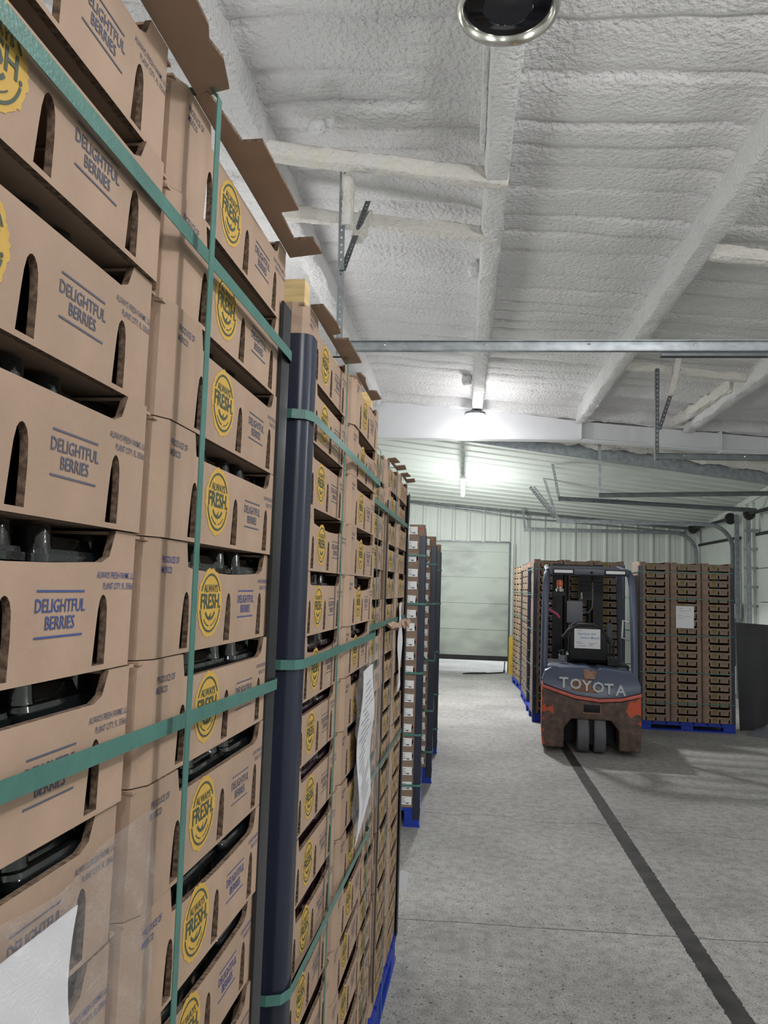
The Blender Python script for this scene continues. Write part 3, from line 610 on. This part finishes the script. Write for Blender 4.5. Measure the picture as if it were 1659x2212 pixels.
ff = sheet('plastic_film', P1, .10, 1.06, .44, .325, lambda i, j: (0, .01*math.sin(i*9), .010+.004*math.sin(i*23+j*7)*math.sin(j*15)), FILM, 30, 24); tag(ff, 'clear glossy plastic film over the white label on the nearest stack', 'plastic film')
# --- second stack
P2 = Stack(-.3105, 1.42, TH)
pallet_obj(P2, .98, 1.2, .096, 'blue pallet under the second left stack')
for ci, (u, cn, sy) in enumerate(((0., 'nearer', 1.), (.503, 'farther', .945))):
    for k in range(16):
        o = new('berry_carton', CM[R.choice((0, 0, 2))]); o.scale = (1, sy, 1)
        P2.place(o, u+.0015, R.uniform(-.004, .004)+(.006 if ci else 0), .098+.13*k, R.uniform(-.008, .008))
        tag(o, 'brown berry carton, %s, %s column of the second left stack' % (ordn(k, 16), cn), 'carton', GC)
        if k == 15:
            if ci == 0: flap_obj(o, [(.03, 0), (.03, .026), (.14, .034), (.2, .03), (.205, .010), (.235, .010), (.24, .040), (.42, .042), (.425, 0)], .05, .130)
            else: flap_obj(o, [(.01, 0), (.01, .012), (.06, .018), (.1, .012), (.2, .008), (.205, .028), (.3, .03), (.31, 0)], .05, .130)
        if k <= 11: clamshells(P2, u, .098+.13*k, (.105, .252, .398), 1, (sy, 1), '%s carton, %s column, second stack' % (ordn(k, 16), cn))
for z, nm in ((1.952, 'upper'), (1.482, 'middle'), (.898, 'lower')):
    strap_ring(P2, .98, 1.2, z, '%s green strap around the second left stack' % nm, 'green straps on the left stacks', wd=.018, out=.017, corner=.035)
strap_vert(P2, .375, 1.2, .02, 2.181, 'vertical green strap on the nearer column of the second left stack', 'green straps on the left stacks', lean=.0, out=.012, wd=.012)
corner_post(P2, .002, .004, .12, 2.112, 'wide blue-black corner post on the near corner of the second left stack', -1, .044, POSTBLUE, .024, t=.008)
tf = empty('wooden_top_frame', (0, 0, 0), 0, 'pale pine frame lying on top of the second left stack', 'wooden frame'); P2.place(tf, 0, 0, 2.1805)
for a in ((-1.15, -.012, .02, .06, .002, .05), (-1.15, -.012, .9, .94, .002, .05), (-.09, -.052, .062, .898, .002, .04), (-1.15, -1.11, .062, .898, .002, .05), (-.2, -.1, .07, .89, .008, .028)):
    mb = MB(); mb.box(*a); mb.obj('board', PINE, tf)
def fnw(i, j): return (.05*(j-.5)+.02*math.sin(j*6), -.05*(1-i)*(1-j)+.04*i*(1-j), .026+.006*math.sin(j*9+i*2))
pw = sheet('label_sheet', P2, .66, 1.00, .235, .40, fnw, PAPER, 10, 18); tag(pw, 'long creased white paper sheet hanging on the second left stack', 'label')
mb = MB()
for q in range(22):
    j = .12+q*.037; i0 = R.uniform(.1, .3); i1 = R.uniform(.45, .9)
    v = []
    for i, dj in ((i0, 0), (i1, 0), (i1, .010), (i0, .010)):
        du, dz, x = fnw(i, j+dj); v.append((x+.0012, .66+.235*i+du, 1.0+.40*(j+dj)+dz))
    mb.add(v, [(0, 1, 2, 3)])
mb.obj('printed_lines', mat('grey_print', (.35, .35, .38), .7), pw)
fo = sheet('plastic_film', P2, .52, .98, .44, .46, lambda i, j: (0, 0, .040+.006*math.sin(i*17+j*9)*math.sin(j*21)), FILM, 26, 26); tag(fo, 'crinkled clear plastic film taped over the paper sheet on the second left stack', 'plastic film')
# orange stickers on the near end of the second stack
for q, z in enumerate((1.995, 1.55, 1.31, 1.02)):
    mb = MB(); mb.box(-.1, -.078, -.0012, -.0002, -.02, .022); o = mb.obj('sticker', ORANGE); P2.place(o, 0, .02, z); tag(o, 'orange sticker on the near end of the second left stack, %s' % ('topmost', 'second from top', 'third from top', 'lowest')[q], 'sticker', 'orange stickers')
# --- third stack: three columns of flats
P3 = Stack(-.297-.02+.031*(2.43-1.92), 2.43, TH)
pallet_obj(P3, 1.12, 1.2, .13, 'blue pallet under the third left stack, by the floor')
FW = .366; SC = (1, FW/.499, .104/.13)
for ci, (u, cn) in enumerate(((0., 'near'), (.383, 'middle'), (.753, 'far'))):
    for k in range(19):
        o = new('berry_flat', FM[R.choice((0, 1))]); o.scale = SC
        P3.place(o, u, R.uniform(-.004, .004)+(.004 if ci else 0), .131+.104*k, R.uniform(-.01, .01))
        tag(o, 'brown berry flat, %s, %s column of the third left stack' % (ordn(k, 19), cn), 'carton', GF)
        if k == 18 and ci: flap_obj(o, [(.02, 0), (.02, .03), (.16, .035), (.165, .01), (.26, .01), (.265, .045), (.4, .04), (.405, 0)], .12, .13)
        if ci and k == 13:
            mb = MB(); v = []; n = 14
            for i in range(n+1):
                yy = .03+.43*i/n
                for j in range(3):
                    g = noise.noise(Vector((i*.55, j*.9, ci*5.))); v.append((.002+.015*j*(1+.9*g), yy+.01*g, .012+.030*noise.noise(Vector((i*.7, j*.5+ci*3, 4)))*j-.006*j))
            b = len(v); v += [(p[0], p[1], p[2]-.005) for p in v]; f = []
            for i in range(n):
                for j in range(2): a = i*3+j; f += [(a, a+1, a+4, a+3), (b+a+3, b+a+4, b+a+1, b+a)]
                a = i*3+2; f.append((a, b+a, b+a+3, a+3))
            mb.add(v, f).obj('torn_flap', KRAFT, o)
        if k <= 13: clamshells(P3, u, .131+.104*k, (.17, .34), 1, (SC[1], SC[2]), '%s flat, %s column, third stack' % (ordn(k, 19), cn))
for z, nm in ((1.91, 'upper'), (1.50, 'middle'), (1.0, 'lower')):
    strap_ring(P3, 1.12, 1.2, z, '%s green strap around the third left stack' % nm, 'green straps on the left stacks', wd=.018, out=.012)
strap_vert(P3, .16, 1.2, .02, 2.105, 'vertical strap on the near column of the third left stack', 'green straps on the left stacks', out=.007, wd=.012)
strap_vert(P3, .62, 1.2, .02, 2.11, 'vertical strap on the middle column of the third left stack', 'green straps on the left stacks', out=.012, wd=.012)
corner_post(P3, 1.121, .012, .12, 2.06, 'black corner post on the far corner of the third left stack', 1, .05, BLK, .012)
mb = MB(); mb.box(-.003, .0, -.01, .02, .0, 1.75); o = mb.obj('gap_shade_strip', BLK); P3.place(o, .372, .012, .2); tag(o, 'black strip for the shaded gap between near and middle columns of the third left stack', 'corner post')  # black strip drawn in place of the shade in the column gap
sw = sheet('label_sheet', P3, .80, 1.20, .12, .35, lambda i, j: (.02*math.sin(j*5), .02*i, .016+.004*math.sin(j*9+i*3)), PAPER, 6, 12); tag(sw, 'narrow white paper slip in film on the third left stack', 'label')
mb = MB(); mb.prism([(0, 0), (.045, .01), (.05, .09), (.02, .1), (0, .08)], 0, .001, 'xz'); o = mb.obj('paper_tag', PAPER); P3.place(o, 1.13, .005, .28); tag(o, 'small white paper tag sticking out low behind the third left stack', 'paper tag')
# --- three stacks further along, seen from their near ends
lab_me = MB(); lab_me.box(-.04, .04, -.0012, 0, -.026, .026); STM = lab_me.mesh('sticker', STICK)
lp = MB()
for i in range(4): lp.box(-.03, R.uniform(0, .03), -.0016, -.0012, .014-.010*i, .017-.010*i)
lp.box(.012, .026, -.0016, -.0012, -.02, -.012); lp.box(.050, .066, .0045, .005, .006, .016, 1)
LPM = lp.mesh('sticker_print', [INK, RED])
REST = MB(); CORE = carton_mesh('berry_flats', prints=False); CV = [tuple(p.co) for p in CORE.vertices]; CF = [tuple(p.vertices) for p in CORE.polygons]; CI = [p.material_index for p in CORE.polygons]
def rest(st, u, z, sc):
    REST.add(CV, CF, CI, Matrix.Translation(st.at(u, 0, z)) @ Matrix.Rotation(st.rz, 4, 'Z') @ Matrix.Diagonal((*sc, 1)))
for si, (x, y, nm, nrow) in enumerate(((-.266, 5.445, 'fourth', 20), (-.232, 6.66, 'fifth', 20), (-.225, 7.85, 'sixth', 20))):
    st = Stack(x, y, .04); pallet_obj(st, 1.12, 1.2, .13, 'blue pallet under the %s left stack' % nm)
    for ci in range(3):
        for k in range(nrow):
            sc = (1, .372/.499, .0975/.13); jx = R.uniform(-.005, .005)
            if ci: rest(st, .374*ci, .131+.0975*k, sc); continue
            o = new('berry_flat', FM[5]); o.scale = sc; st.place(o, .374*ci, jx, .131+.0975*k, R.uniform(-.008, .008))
            tag(o, 'brown berry flat, %s, near end of the %s left stack' % (ordn(k, nrow), nm), 'carton', GF)
            if si < 2:
                q = new('sticker', STM, o); q.location = (-.108+R.uniform(-.004, .004), -.0062, .068+R.uniform(-.006, .006)); q.rotation_euler = (0, R.uniform(-.06, .06), 0); q.scale = (1.3, .499/.372, 1.4)
                new('sticker_print', LPM, q)
    for zi, z in enumerate((1.86, 1.52, 1.04, .62, .28)):
        strap_ring(st, 1.12, 1.2, z-.02*si, '%s green strap around the %s left stack' % (('topmost', 'second', 'third', 'fourth', 'lowest')[zi], nm), 'green straps on the left stacks', wd=.016, out=.014)
    corner_post(st, .0, .004, .05, 2.0, 'dark blue corner post on the near corner of the %s left stack' % nm, -1, .045, POSTBLUE, .012)
# --- stacks to the right: A beside the forklift, B behind it, C and D further back
def front_stack(x, y, rz, nm, side, ncol=3, nrow=20, seen=None, pz=.108):
    st = Stack(x, y, rz); W = .377
    pallet_obj(st, ncol*W, 1.0, pz, 'blue pallet under the stack %s' % nm)
    for ci in range(ncol):
        for k in range(nrow):
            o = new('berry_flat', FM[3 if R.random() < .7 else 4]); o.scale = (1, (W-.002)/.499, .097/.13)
            st.place(o, W*ci, R.uniform(-.004, .004), pz+.001+.0972*k, R.uniform(-.008, .008))
            tag(o, 'brown berry flat, %s, %s column of the stack %s' % (ordn(k, nrow), ('left', 'middle', 'right')[ci], nm), 'carton', GF)
    for zi, z in enumerate((1.93, 1.60, 1.155, .70, .33)):
        strap_ring(st, ncol*W, 1.0, z, '%s dark strap around the stack %s' % (('topmost', 'second', 'third', 'fourth', 'lowest')[zi], nm), 'straps on the right stacks', wd=.012, out=.012, dz=.01)
    corner_post(st, 0, .004, .06, 2.0, 'dark corner post on the left edge of the stack %s' % nm, -1, .04, POSTBLUE, .012)
    corner_post(st, ncol*W, .004, .06, 2.0, 'dark corner post on the right edge of the stack %s' % nm, 1, .04, POSTBLUE, .012)
    return st
A = front_stack(2.195, 9.915, -PI/2-.010, 'right of the forklift', 1)
def fna(i, j): return (0, 0, .010+.003*math.sin(j*7+i*3))
o = sheet('label_sheet', A, .44, 1.245, .215, .27, fna, PAPER, 8, 10); tag(o, 'white paper sheet on the stack right of the forklift', 'label')
lines(o, A, [(.48, .53, 1.485, .008), (.6, .615, 1.478, .012), (.48, .62, 1.455, .004), (.46, .52, 1.40, .004), (.55, .61, 1.385, .004), (.46, .54, 1.37, .003)], .0145, mat('pale_print', (.42, .42, .46), .7))
B = front_stack(.912, 10.03, -PI/2+.0, 'behind the forklift', 0)
# C and D show their left sides: long sides face left
def side_stack(x, y, rz, nm, keep, pz=.112, ncol=3, nrow=20):
    st = Stack(x, y, rz); W = .37
    pallet_obj(st, ncol*W, 1.0, pz, 'blue pallet under the stack %s' % nm)
    for ci in range(ncol):
        for k in range(nrow):
            if ci not in keep: rest(st, W*ci, pz+.001+.0972*k, (1, (W-.002)/.499, .097/.13)); continue
            o = new('berry_flat', FM[0]); o.scale = (1, (W-.002)/.499, .097/.13); st.place(o, W*ci, R.uniform(-.01, .01), pz+.001+.0972*k, R.uniform(-.02, .02))
            tag(o, 'brown berry flat, %s, %s column of the stack %s' % (ordn(k, nrow), ('far', 'middle', 'near')[ci], nm), 'carton', GF)
    corner_post(st, ncol*W, .004, .1, 1.98, 'dark corner post on the near corner of the stack %s' % nm, 1, .04, POSTBLUE, .012)
    for zi, z in enumerate((1.62, 1.22, .8, .42)): strap_ring(st, ncol*W, 1.0, z, '%s green strap around the stack %s' % (('topmost', 'second', 'third', 'lowest')[zi], nm), 'straps on the right stacks', wd=.012, out=.012)
    strap_vert(st, ncol*W-.1, 1., .05, 2.06, 'vertical green strap on the stack %s' % nm, 'straps on the right stacks', wd=.02)
    return st
side_stack(.95, 12.42, PI, 'second behind the forklift', (2,))
side_stack(.93, 14.25, PI+.06, 'nearest the bollard', (1, 2))
ro = REST.obj('berry_flats', [KRAFT_SHADED, FLUTE, INSIDE, YEL, GRN, INK]); ro['kind'] = 'stuff'; tag(ro, 'further brown berry flats filling the backs of the far stacks', 'carton')
# ------------------------------------------------------------------ forklift
FK = empty('forklift', (1.335, 8.18, 0), -.085, 'worn red and blue-grey forklift seen from behind, in front of the stacks', 'forklift')
cw = MB()
outl = [(-.485, .055), (-.27, .055), (-.27, .25), (-.195, .35), (.195, .35), (.275, .25), (.275, .055), (.485, .055), (.495, .2), (.492, .60), (.30, .545), (.08, .525), (-.16, .55), (-.36, .61), (-.492, .655), (-.495, .2)]
cw.prism(outl, 0, .55, 'xz'); c = cw.obj('counterweight', CWM, FK, bevel=.018)
mb = MB(); mb.box(-.072, .085, -.004, .02, .425, .50); mb.obj('towing_slot', MASTB, FK, bevel=.004)
mb = MB(); mb.box(-.086, .099, -.010, -.002, .412, .425); mb.box(.086, .099, -.010, -.002, .425, .50); mb.obj('slot_rim', RUSTY, FK)
st_ = [(-.495, .655), (-.36, .613), (-.16, .555), (.08, .53), (.30, .55), (.495, .605)]
mb = MB(); mb.prism(st_+[(p[0], p[1]+.032) for p in st_[::-1]], -.006, .5, 'xz'); mb.obj('stripe', STRIPE, FK, bevel=.004)
hd = [(p[0]*.985, p[1]+.034) for p in st_]
hood = MB(); hood.prism(hd+[(.492, .70), (.46, .80), (.40, .835), (.10, .865), (.085, .85), (.02, .85), (-.03, .87), (-.40, .855), (-.465, .82), (-.492, .72)], .008, .62, 'xz'); ho = hood.obj('hood', HOOD, FK, bevel=.03)
for q in ho.data.vertices:
    if q.co.z > .755 and q.co.y < .3: q.co.y += (q.co.z-.755)*1.1
mb = MB(); mb.prism([(-.075, .80), (-.07, .845), (-.03, .85), (0, .83), (.06, .835), (.075, .845), (.05, .80), (.03, .757), (-.06, .757)], .003, .02, 'xz')
mb.v = [(p[0], p[1]+max(0, p[2]-.755)*1.1, p[2]) for p in mb.v]; mb.obj('scraped_patch', RUSTY, FK)
mb = MB(); mb.prism([(-.20, .64), (-.19, .745), (-.03, .755), (.0, .70), (.07, .66), (.06, .622), (-.12, .628)], .002, .02, 'xz'); mb.obj('scraped_patch', RUSTY, FK)
for ch, x, z in zip('TOYOTA', (-.275, -.155, -.045, .07, .175, .29), (.715, .705, .692, .682, .672, .662)):
    mb = MB(); v, f = text2d(ch, .145, bold=.022); mb.add([(p[0], p[1], .0) for p in v]+[(p[0], p[1], .008) for p in v], f+[tuple(i+len(v) for i in q) for q in f], 0, XZ @ T(x, z, .0) )
    o = mb.obj('raised_letter', SILV, FK); o.location = (0, -.001, 0)
for s in (-1, 1):
    mb = MB(); Mx = T(.06+s*.083, .15, .2) @ Matrix.Rotation(PI/2, 4, 'Y'); mb.lathe([(0, -.058), (.12, -.058), (.185, -.058), (.198, -.045), (.2, 0), (.198, .045), (.185, .058), (.12, .058), (0, .058)], 40, 0, Mx)
    o = mb.obj('steer_tyre', TYRE, FK, smooth=40); o.location.x = -.055
mb = MB(); mb.box(-.26, .26, .36, .5, .06, .34); mb.box(-.02, .03, .05, .3, .1, .34); mb.obj('axle_housing', MASTB, FK)
for s in (-1, 1):
    mb = MB(); mb.lathe([(0, -.08), (.17, -.08), (.215, -.07), (.22, 0), (.215, .07), (.17, .08), (0, .08)], 32, 0, T(s*.40, 1.32, .22) @ Matrix.Rotation(PI/2, 4, 'Y')); mb.obj('drive_tyre', RUB, FK, smooth=40)
mb = MB(); mb.box(-.47, .47, .55, 1.6, .1, .55); mb.box(-.45, .45, .62, 1.1, .55, .86); mb.obj('chassis', MASTB, FK, bevel=.02)
# overhead guard
for s in (-1, 1):
    mb = MB(); mb.tube([(s*.470, .34, .66), (s*.468, .36, 1.0), (s*.455, .42, 1.72), (s*.445, .47, 1.82), (s*.43, .56, 1.87)], .037, 8); mb.obj('rear_post', HOOD, FK, smooth=60)
    mb = MB(); mb.tube([(s*.43, .5, 1.87), (s*.43, 1.55, 1.95)], .03, 8); mb.obj('guard_rail', STEELB, FK, smooth=60)
    mb = MB(); mb.tube([(s*.43, 1.5, 1.95), (s*.455, 1.58, 1.2), (s*.46, 1.58, .5)], .035, 8); mb.obj('front_post', STEELB, FK, smooth=60)
mb = MB(); mb.box(-.42, .42, .43, .52, 1.83, 1.905); mb.obj('guard_beam', STEELB, FK, bevel=.01)
for i in range(5): mb = MB(); mb.box(-.42, .42, .68+i*.19, .71+i*.19, 1.885+i*.014, 1.905+i*.014); mb.obj('guard_bar', STEELB, FK)
for s, xc in ((-1, -.27), (1, .28)):
    mb = MB(); mb.box(xc-.115, xc+.115, .415, .43, 1.838, 1.892); o = mb.obj('light_bezel', MASTB, FK, bevel=.006)
    mb = MB(); mb.box(xc-.10, xc+.10, .408, .417, 1.848, 1.882); o2 = mb.obj('work_light', LENSW, o, bevel=.008)
mb = MB(); mb.lathe([(0, .03), (.012, .02), (.014, 0)], 10, 0, T(.03, .43, 1.86) @ Matrix.Rotation(PI/2, 4, 'X')); mb.obj('beam_bolt', MASTB, FK)
bc = bpy.data.objects.new('beacon', None); bc.name = 'beacon'
bmb = MB(); bmb.lathe([(.045, 0), (.047, .03), (.03, .035), (.03, .05)], 18); bcn = bmb.obj('beacon', CHROME, FK, smooth=40); bcn.location = (-.30, .62, 1.645); bpy.data.objects.remove(bc)
mb = MB(); mb.lathe([(.034, .048), (.036, .10), (.03, .125), (.0, .13)], 18); mb.obj('amber_dome', AMBER, bcn, smooth=50)
mb = MB(); mb.box(-.36, -.24, .60, .66, 1.60, 1.643); mb.obj('beacon_bracket', MASTB, FK)
# mast
for x in (-.29, .20):
    mb = MB(); mb.prism([(-.06, 0), (.06, 0), (.06, .10), (.045, .10), (.045, .015), (-.045, .015), (-.045, .10), (-.06, .10)], .08, 1.99, 'xy', 0, T(x, 1.62, 0)); mb.obj('mast_channel', MASTB, FK)
    mb = MB(); mb.tube([(x+(.1 if x < 0 else -.1), 1.67, .15), (x+(.1 if x < 0 else -.1), 1.67, 1.9)], .035, 12); mb.obj('lift_cylinder', MASTB, FK, smooth=40)
mb = MB(); mb.box(-.35, .26, 1.64, 1.70, 1.90, 1.985); mb.box(-.04, .12, 1.60, 1.68, 1.55, 1.95); mb.obj('mast_crosshead', MASTB, FK)
mb = MB(); mb.box(-.35, .26, 1.64, 1.70, .3, .42); mb.obj('mast_crossbar', MASTB, FK)
mb = MB(); mb.tube([(0, 1.62, 1.72), (-.012, 1.6, 1.55), (.0, 1.6, 1.45), (.04, 1.6, 1.40), (.09, 1.6, 1.40), (.128, 1.6, 1.46), (.135, 1.6, 1.6), (.13, 1.62, 1.78)], .012, 8); mb.obj('hydraulic_hose', TYRE, FK, smooth=60)
mb = MB(); mb.tube([(.002, 1.61, 1.56), (-.004, 1.61, 1.64)], .014, 8); mb.tube([(.133, 1.61, 1.58), (.131, 1.61, 1.68)], .014, 8); mb.obj('hose_fitting', CHROME, FK, smooth=40)
mb = MB(); mb.box(-.18, .01, 1.52, 1.535, 1.27, 1.535); mb.obj('instruction_plate', GREYP, FK, bevel=.004)
# seat with its sign
mb = MB(); mb.prism([(-.19, .90), (.20, .90), (.215, 1.0), (.20, 1.17), (.14, 1.26), (.05, 1.285), (-.08, 1.285), (-.15, 1.26), (-.205, 1.17), (-.21, 1.0)], .50, .60, 'xz'); mb.obj('seat_back', MASTB, FK, bevel=.02)
mb = MB(); mb.tube([(-.26, .58, 1.14), (-.20, .54, 1.22), (-.10, .53, 1.285), (.06, .53, 1.29), (.18, .54, 1.2), (.24, .58, 1.1)], .022, 8); mb.obj('seat_bolster', RUB, FK, smooth=60)
mb = MB(); mb.box(-.22, .22, .6, 1.05, .86, .96); mb.obj('seat_cushion', MASTB, FK, bevel=.03)
sg = MB(); sg.box(-.145, .130, .488, .494, 1.035, 1.245); sgo = sg.obj('paper_sign', PAPER, FK); 
mb = MB(); put_text(mb, 'Operators and', -.02, 1.19, .032, .0, 0, plane=T(0, .4875, 0) @ XZ, bold=.012, shear=.2); put_text(mb, 'Owners Manual', .015, 1.152, .032, .0, 0, plane=T(0, .4875, 0) @ XZ, bold=.012, shear=.2); mb.obj('sign_lettering', BLUEINK, sgo)
mb = MB()
for x0, x1, z in ((-.12, -.06, 1.222), (-.12, -.07, 1.10), (-.12, -.05, 1.085), (-.115, -.02, 1.06), (.01, .10, 1.09), (.01, .06, 1.077), (.01, .05, 1.064)): mb.box(x0, x1, .4865, .4875, z, z+.006)
mb.obj('sign_small_print', mat('pale_print', (.42, .42, .46), .7), sgo)
mb = MB(); mb.box(-.31, -.24, .50, .56, .875, .955); o = mb.obj('reverse_alarm', GREYP, FK, bevel=.01)
mb = MB(); mb.lathe([(0, .06), (.03, .055), (.035, .0)], 14, 0, T(-.27, .53, .95)); mb.obj('alarm_dome', MASTB, o, smooth=40)
mb = MB(); mb.box(.21, .33, .52, .95, .86, .93); mb.tube([(.27, .9, .93), (.28, .95, 1.1)], .012); mb.tube([(.31, .9, .93), (.32, .95, 1.12)], .012); mb.obj('control_console', MASTB, FK)
mb = MB(); mb.tube([(.0, 0, 0), (.06, .02, .02), (.13, .0, -.02), (.16, -.01, -.06)], .011, 6); mb.tube([(.0, 0, .0), (.03, .01, .08), (.06, .01, .09)], .010, 6); mb.tube([(0, 0, 0), (.01, 0, -.16)], .012, 6); o = mb.obj('pink_ribbon', PINK); o.location = (.905, 8.62, 1.42); tag(o, 'pink tape ribbon tied to the left post of the forklift', 'ribbon')
for s in (1,):
    mb = MB(); mb.tube([(s*.44, .55, 1.33), (s*.38, .6, 1.35), (s*.37, .6, 1.16), (s*.44, .55, 1.14)], .012, 8); mb.obj('grab_handle', SILV, FK, smooth=40)
mb = MB(); mb.box(.30, .36, 1.55, 1.6, .95, 1.28); mb.obj('control_lever_bank', STEELB, FK)
mb = MB(); mb.tube([(-.02+.16*math.cos(a*PI/10), 1.32+.05*math.sin(a*PI/10), 1.15+.13*math.sin(a*PI/10)) for a in range(21)], .014, 8); mb.obj('steering_wheel', RUB, FK, smooth=60)
# ------------------------------------------------------------------ loose things
bo = MB(); bo.lathe([(.06, 0), (.06, .70), (.05, .735), (.02, .75), (0, .752)], 24); o = bo.obj('bollard', BOLL, smooth=40); o.location = (1.0, YB-.25, 0); tag(o, 'yellow bollard beside the dock door', 'bollard')
bo = MB(); bo.lathe([(.06, 0), (.06, .70), (.05, .735), (.02, .75), (0, .752)], 24); o = bo.obj('bollard', BOLL, smooth=40); o.location = (-.62, YB-.25, 0); tag(o, 'yellow bollard at the left side of the dock door, half hidden by the stacks', 'bollard')
mb = MB(); mb.tube([(.85, YB-.1, .012), (.6, YB-.35, .012), (.3, YB-.55, .012), (.05, YB-.62, .012), (.2, YB-.45, .012), (.5, YB-.32, .012)], .012, 6); o = mb.obj('hose', RUB, smooth=60); tag(o, 'black hose lying on the floor before the dock door', 'hose')
mb = MB(); v = []; n = 16
for i in range(n+1):
    x = 3.47+1.15*i/n; yy = 10.15+.35*i/n+.02*math.sin(i*.9)
    v += [(x, yy, 0.002), (x, yy+.12, 1.325-.05*i/n), (x, yy+.03, .002), (x, yy+.14, 1.325-.05*i/n)]
f = []
for i in range(n): a = i*4; f += [(a, a+4, a+5, a+1), (a+2, a+3, a+7, a+6), (a+1, a+5, a+7, a+3), (a, a+2, a+6, a+4)]
f += [(0, 1, 3, 2), (n*4, n*4+2, n*4+3, n*4+1)]
o = mb.add(v, f).obj('sheet_panel', DARKP, smooth=40); tag(o, 'tall dark grey plastic sheet standing right of the far stack', 'sheet')
mb = MB(); n = 24; v = []
for j in range(7):
    for i in range(n): a = 2*PI*i/n; r = (1-j/6.5); v.append((3.75+.30*r*math.cos(a)*(1+.2*noise.noise(Vector((i*.7, j, 2)))), 9.85+.18*r*math.sin(a), .002+.13*(1-r)**.7*(1+.5*noise.noise(Vector((i*.6, j*.8, 9))))))
f = [(j*n+i, j*n+(i+1) % n, (j+1)*n+(i+1) % n, (j+1)*n+i) for j in range(6) for i in range(n)]+[tuple(range(6*n, 7*n))]
o = mb.add(v, f).obj('crumpled_sheet', GREYP, smooth=60); tag(o, 'crumpled grey plastic lying on the floor right of the far stack', 'plastic sheet')
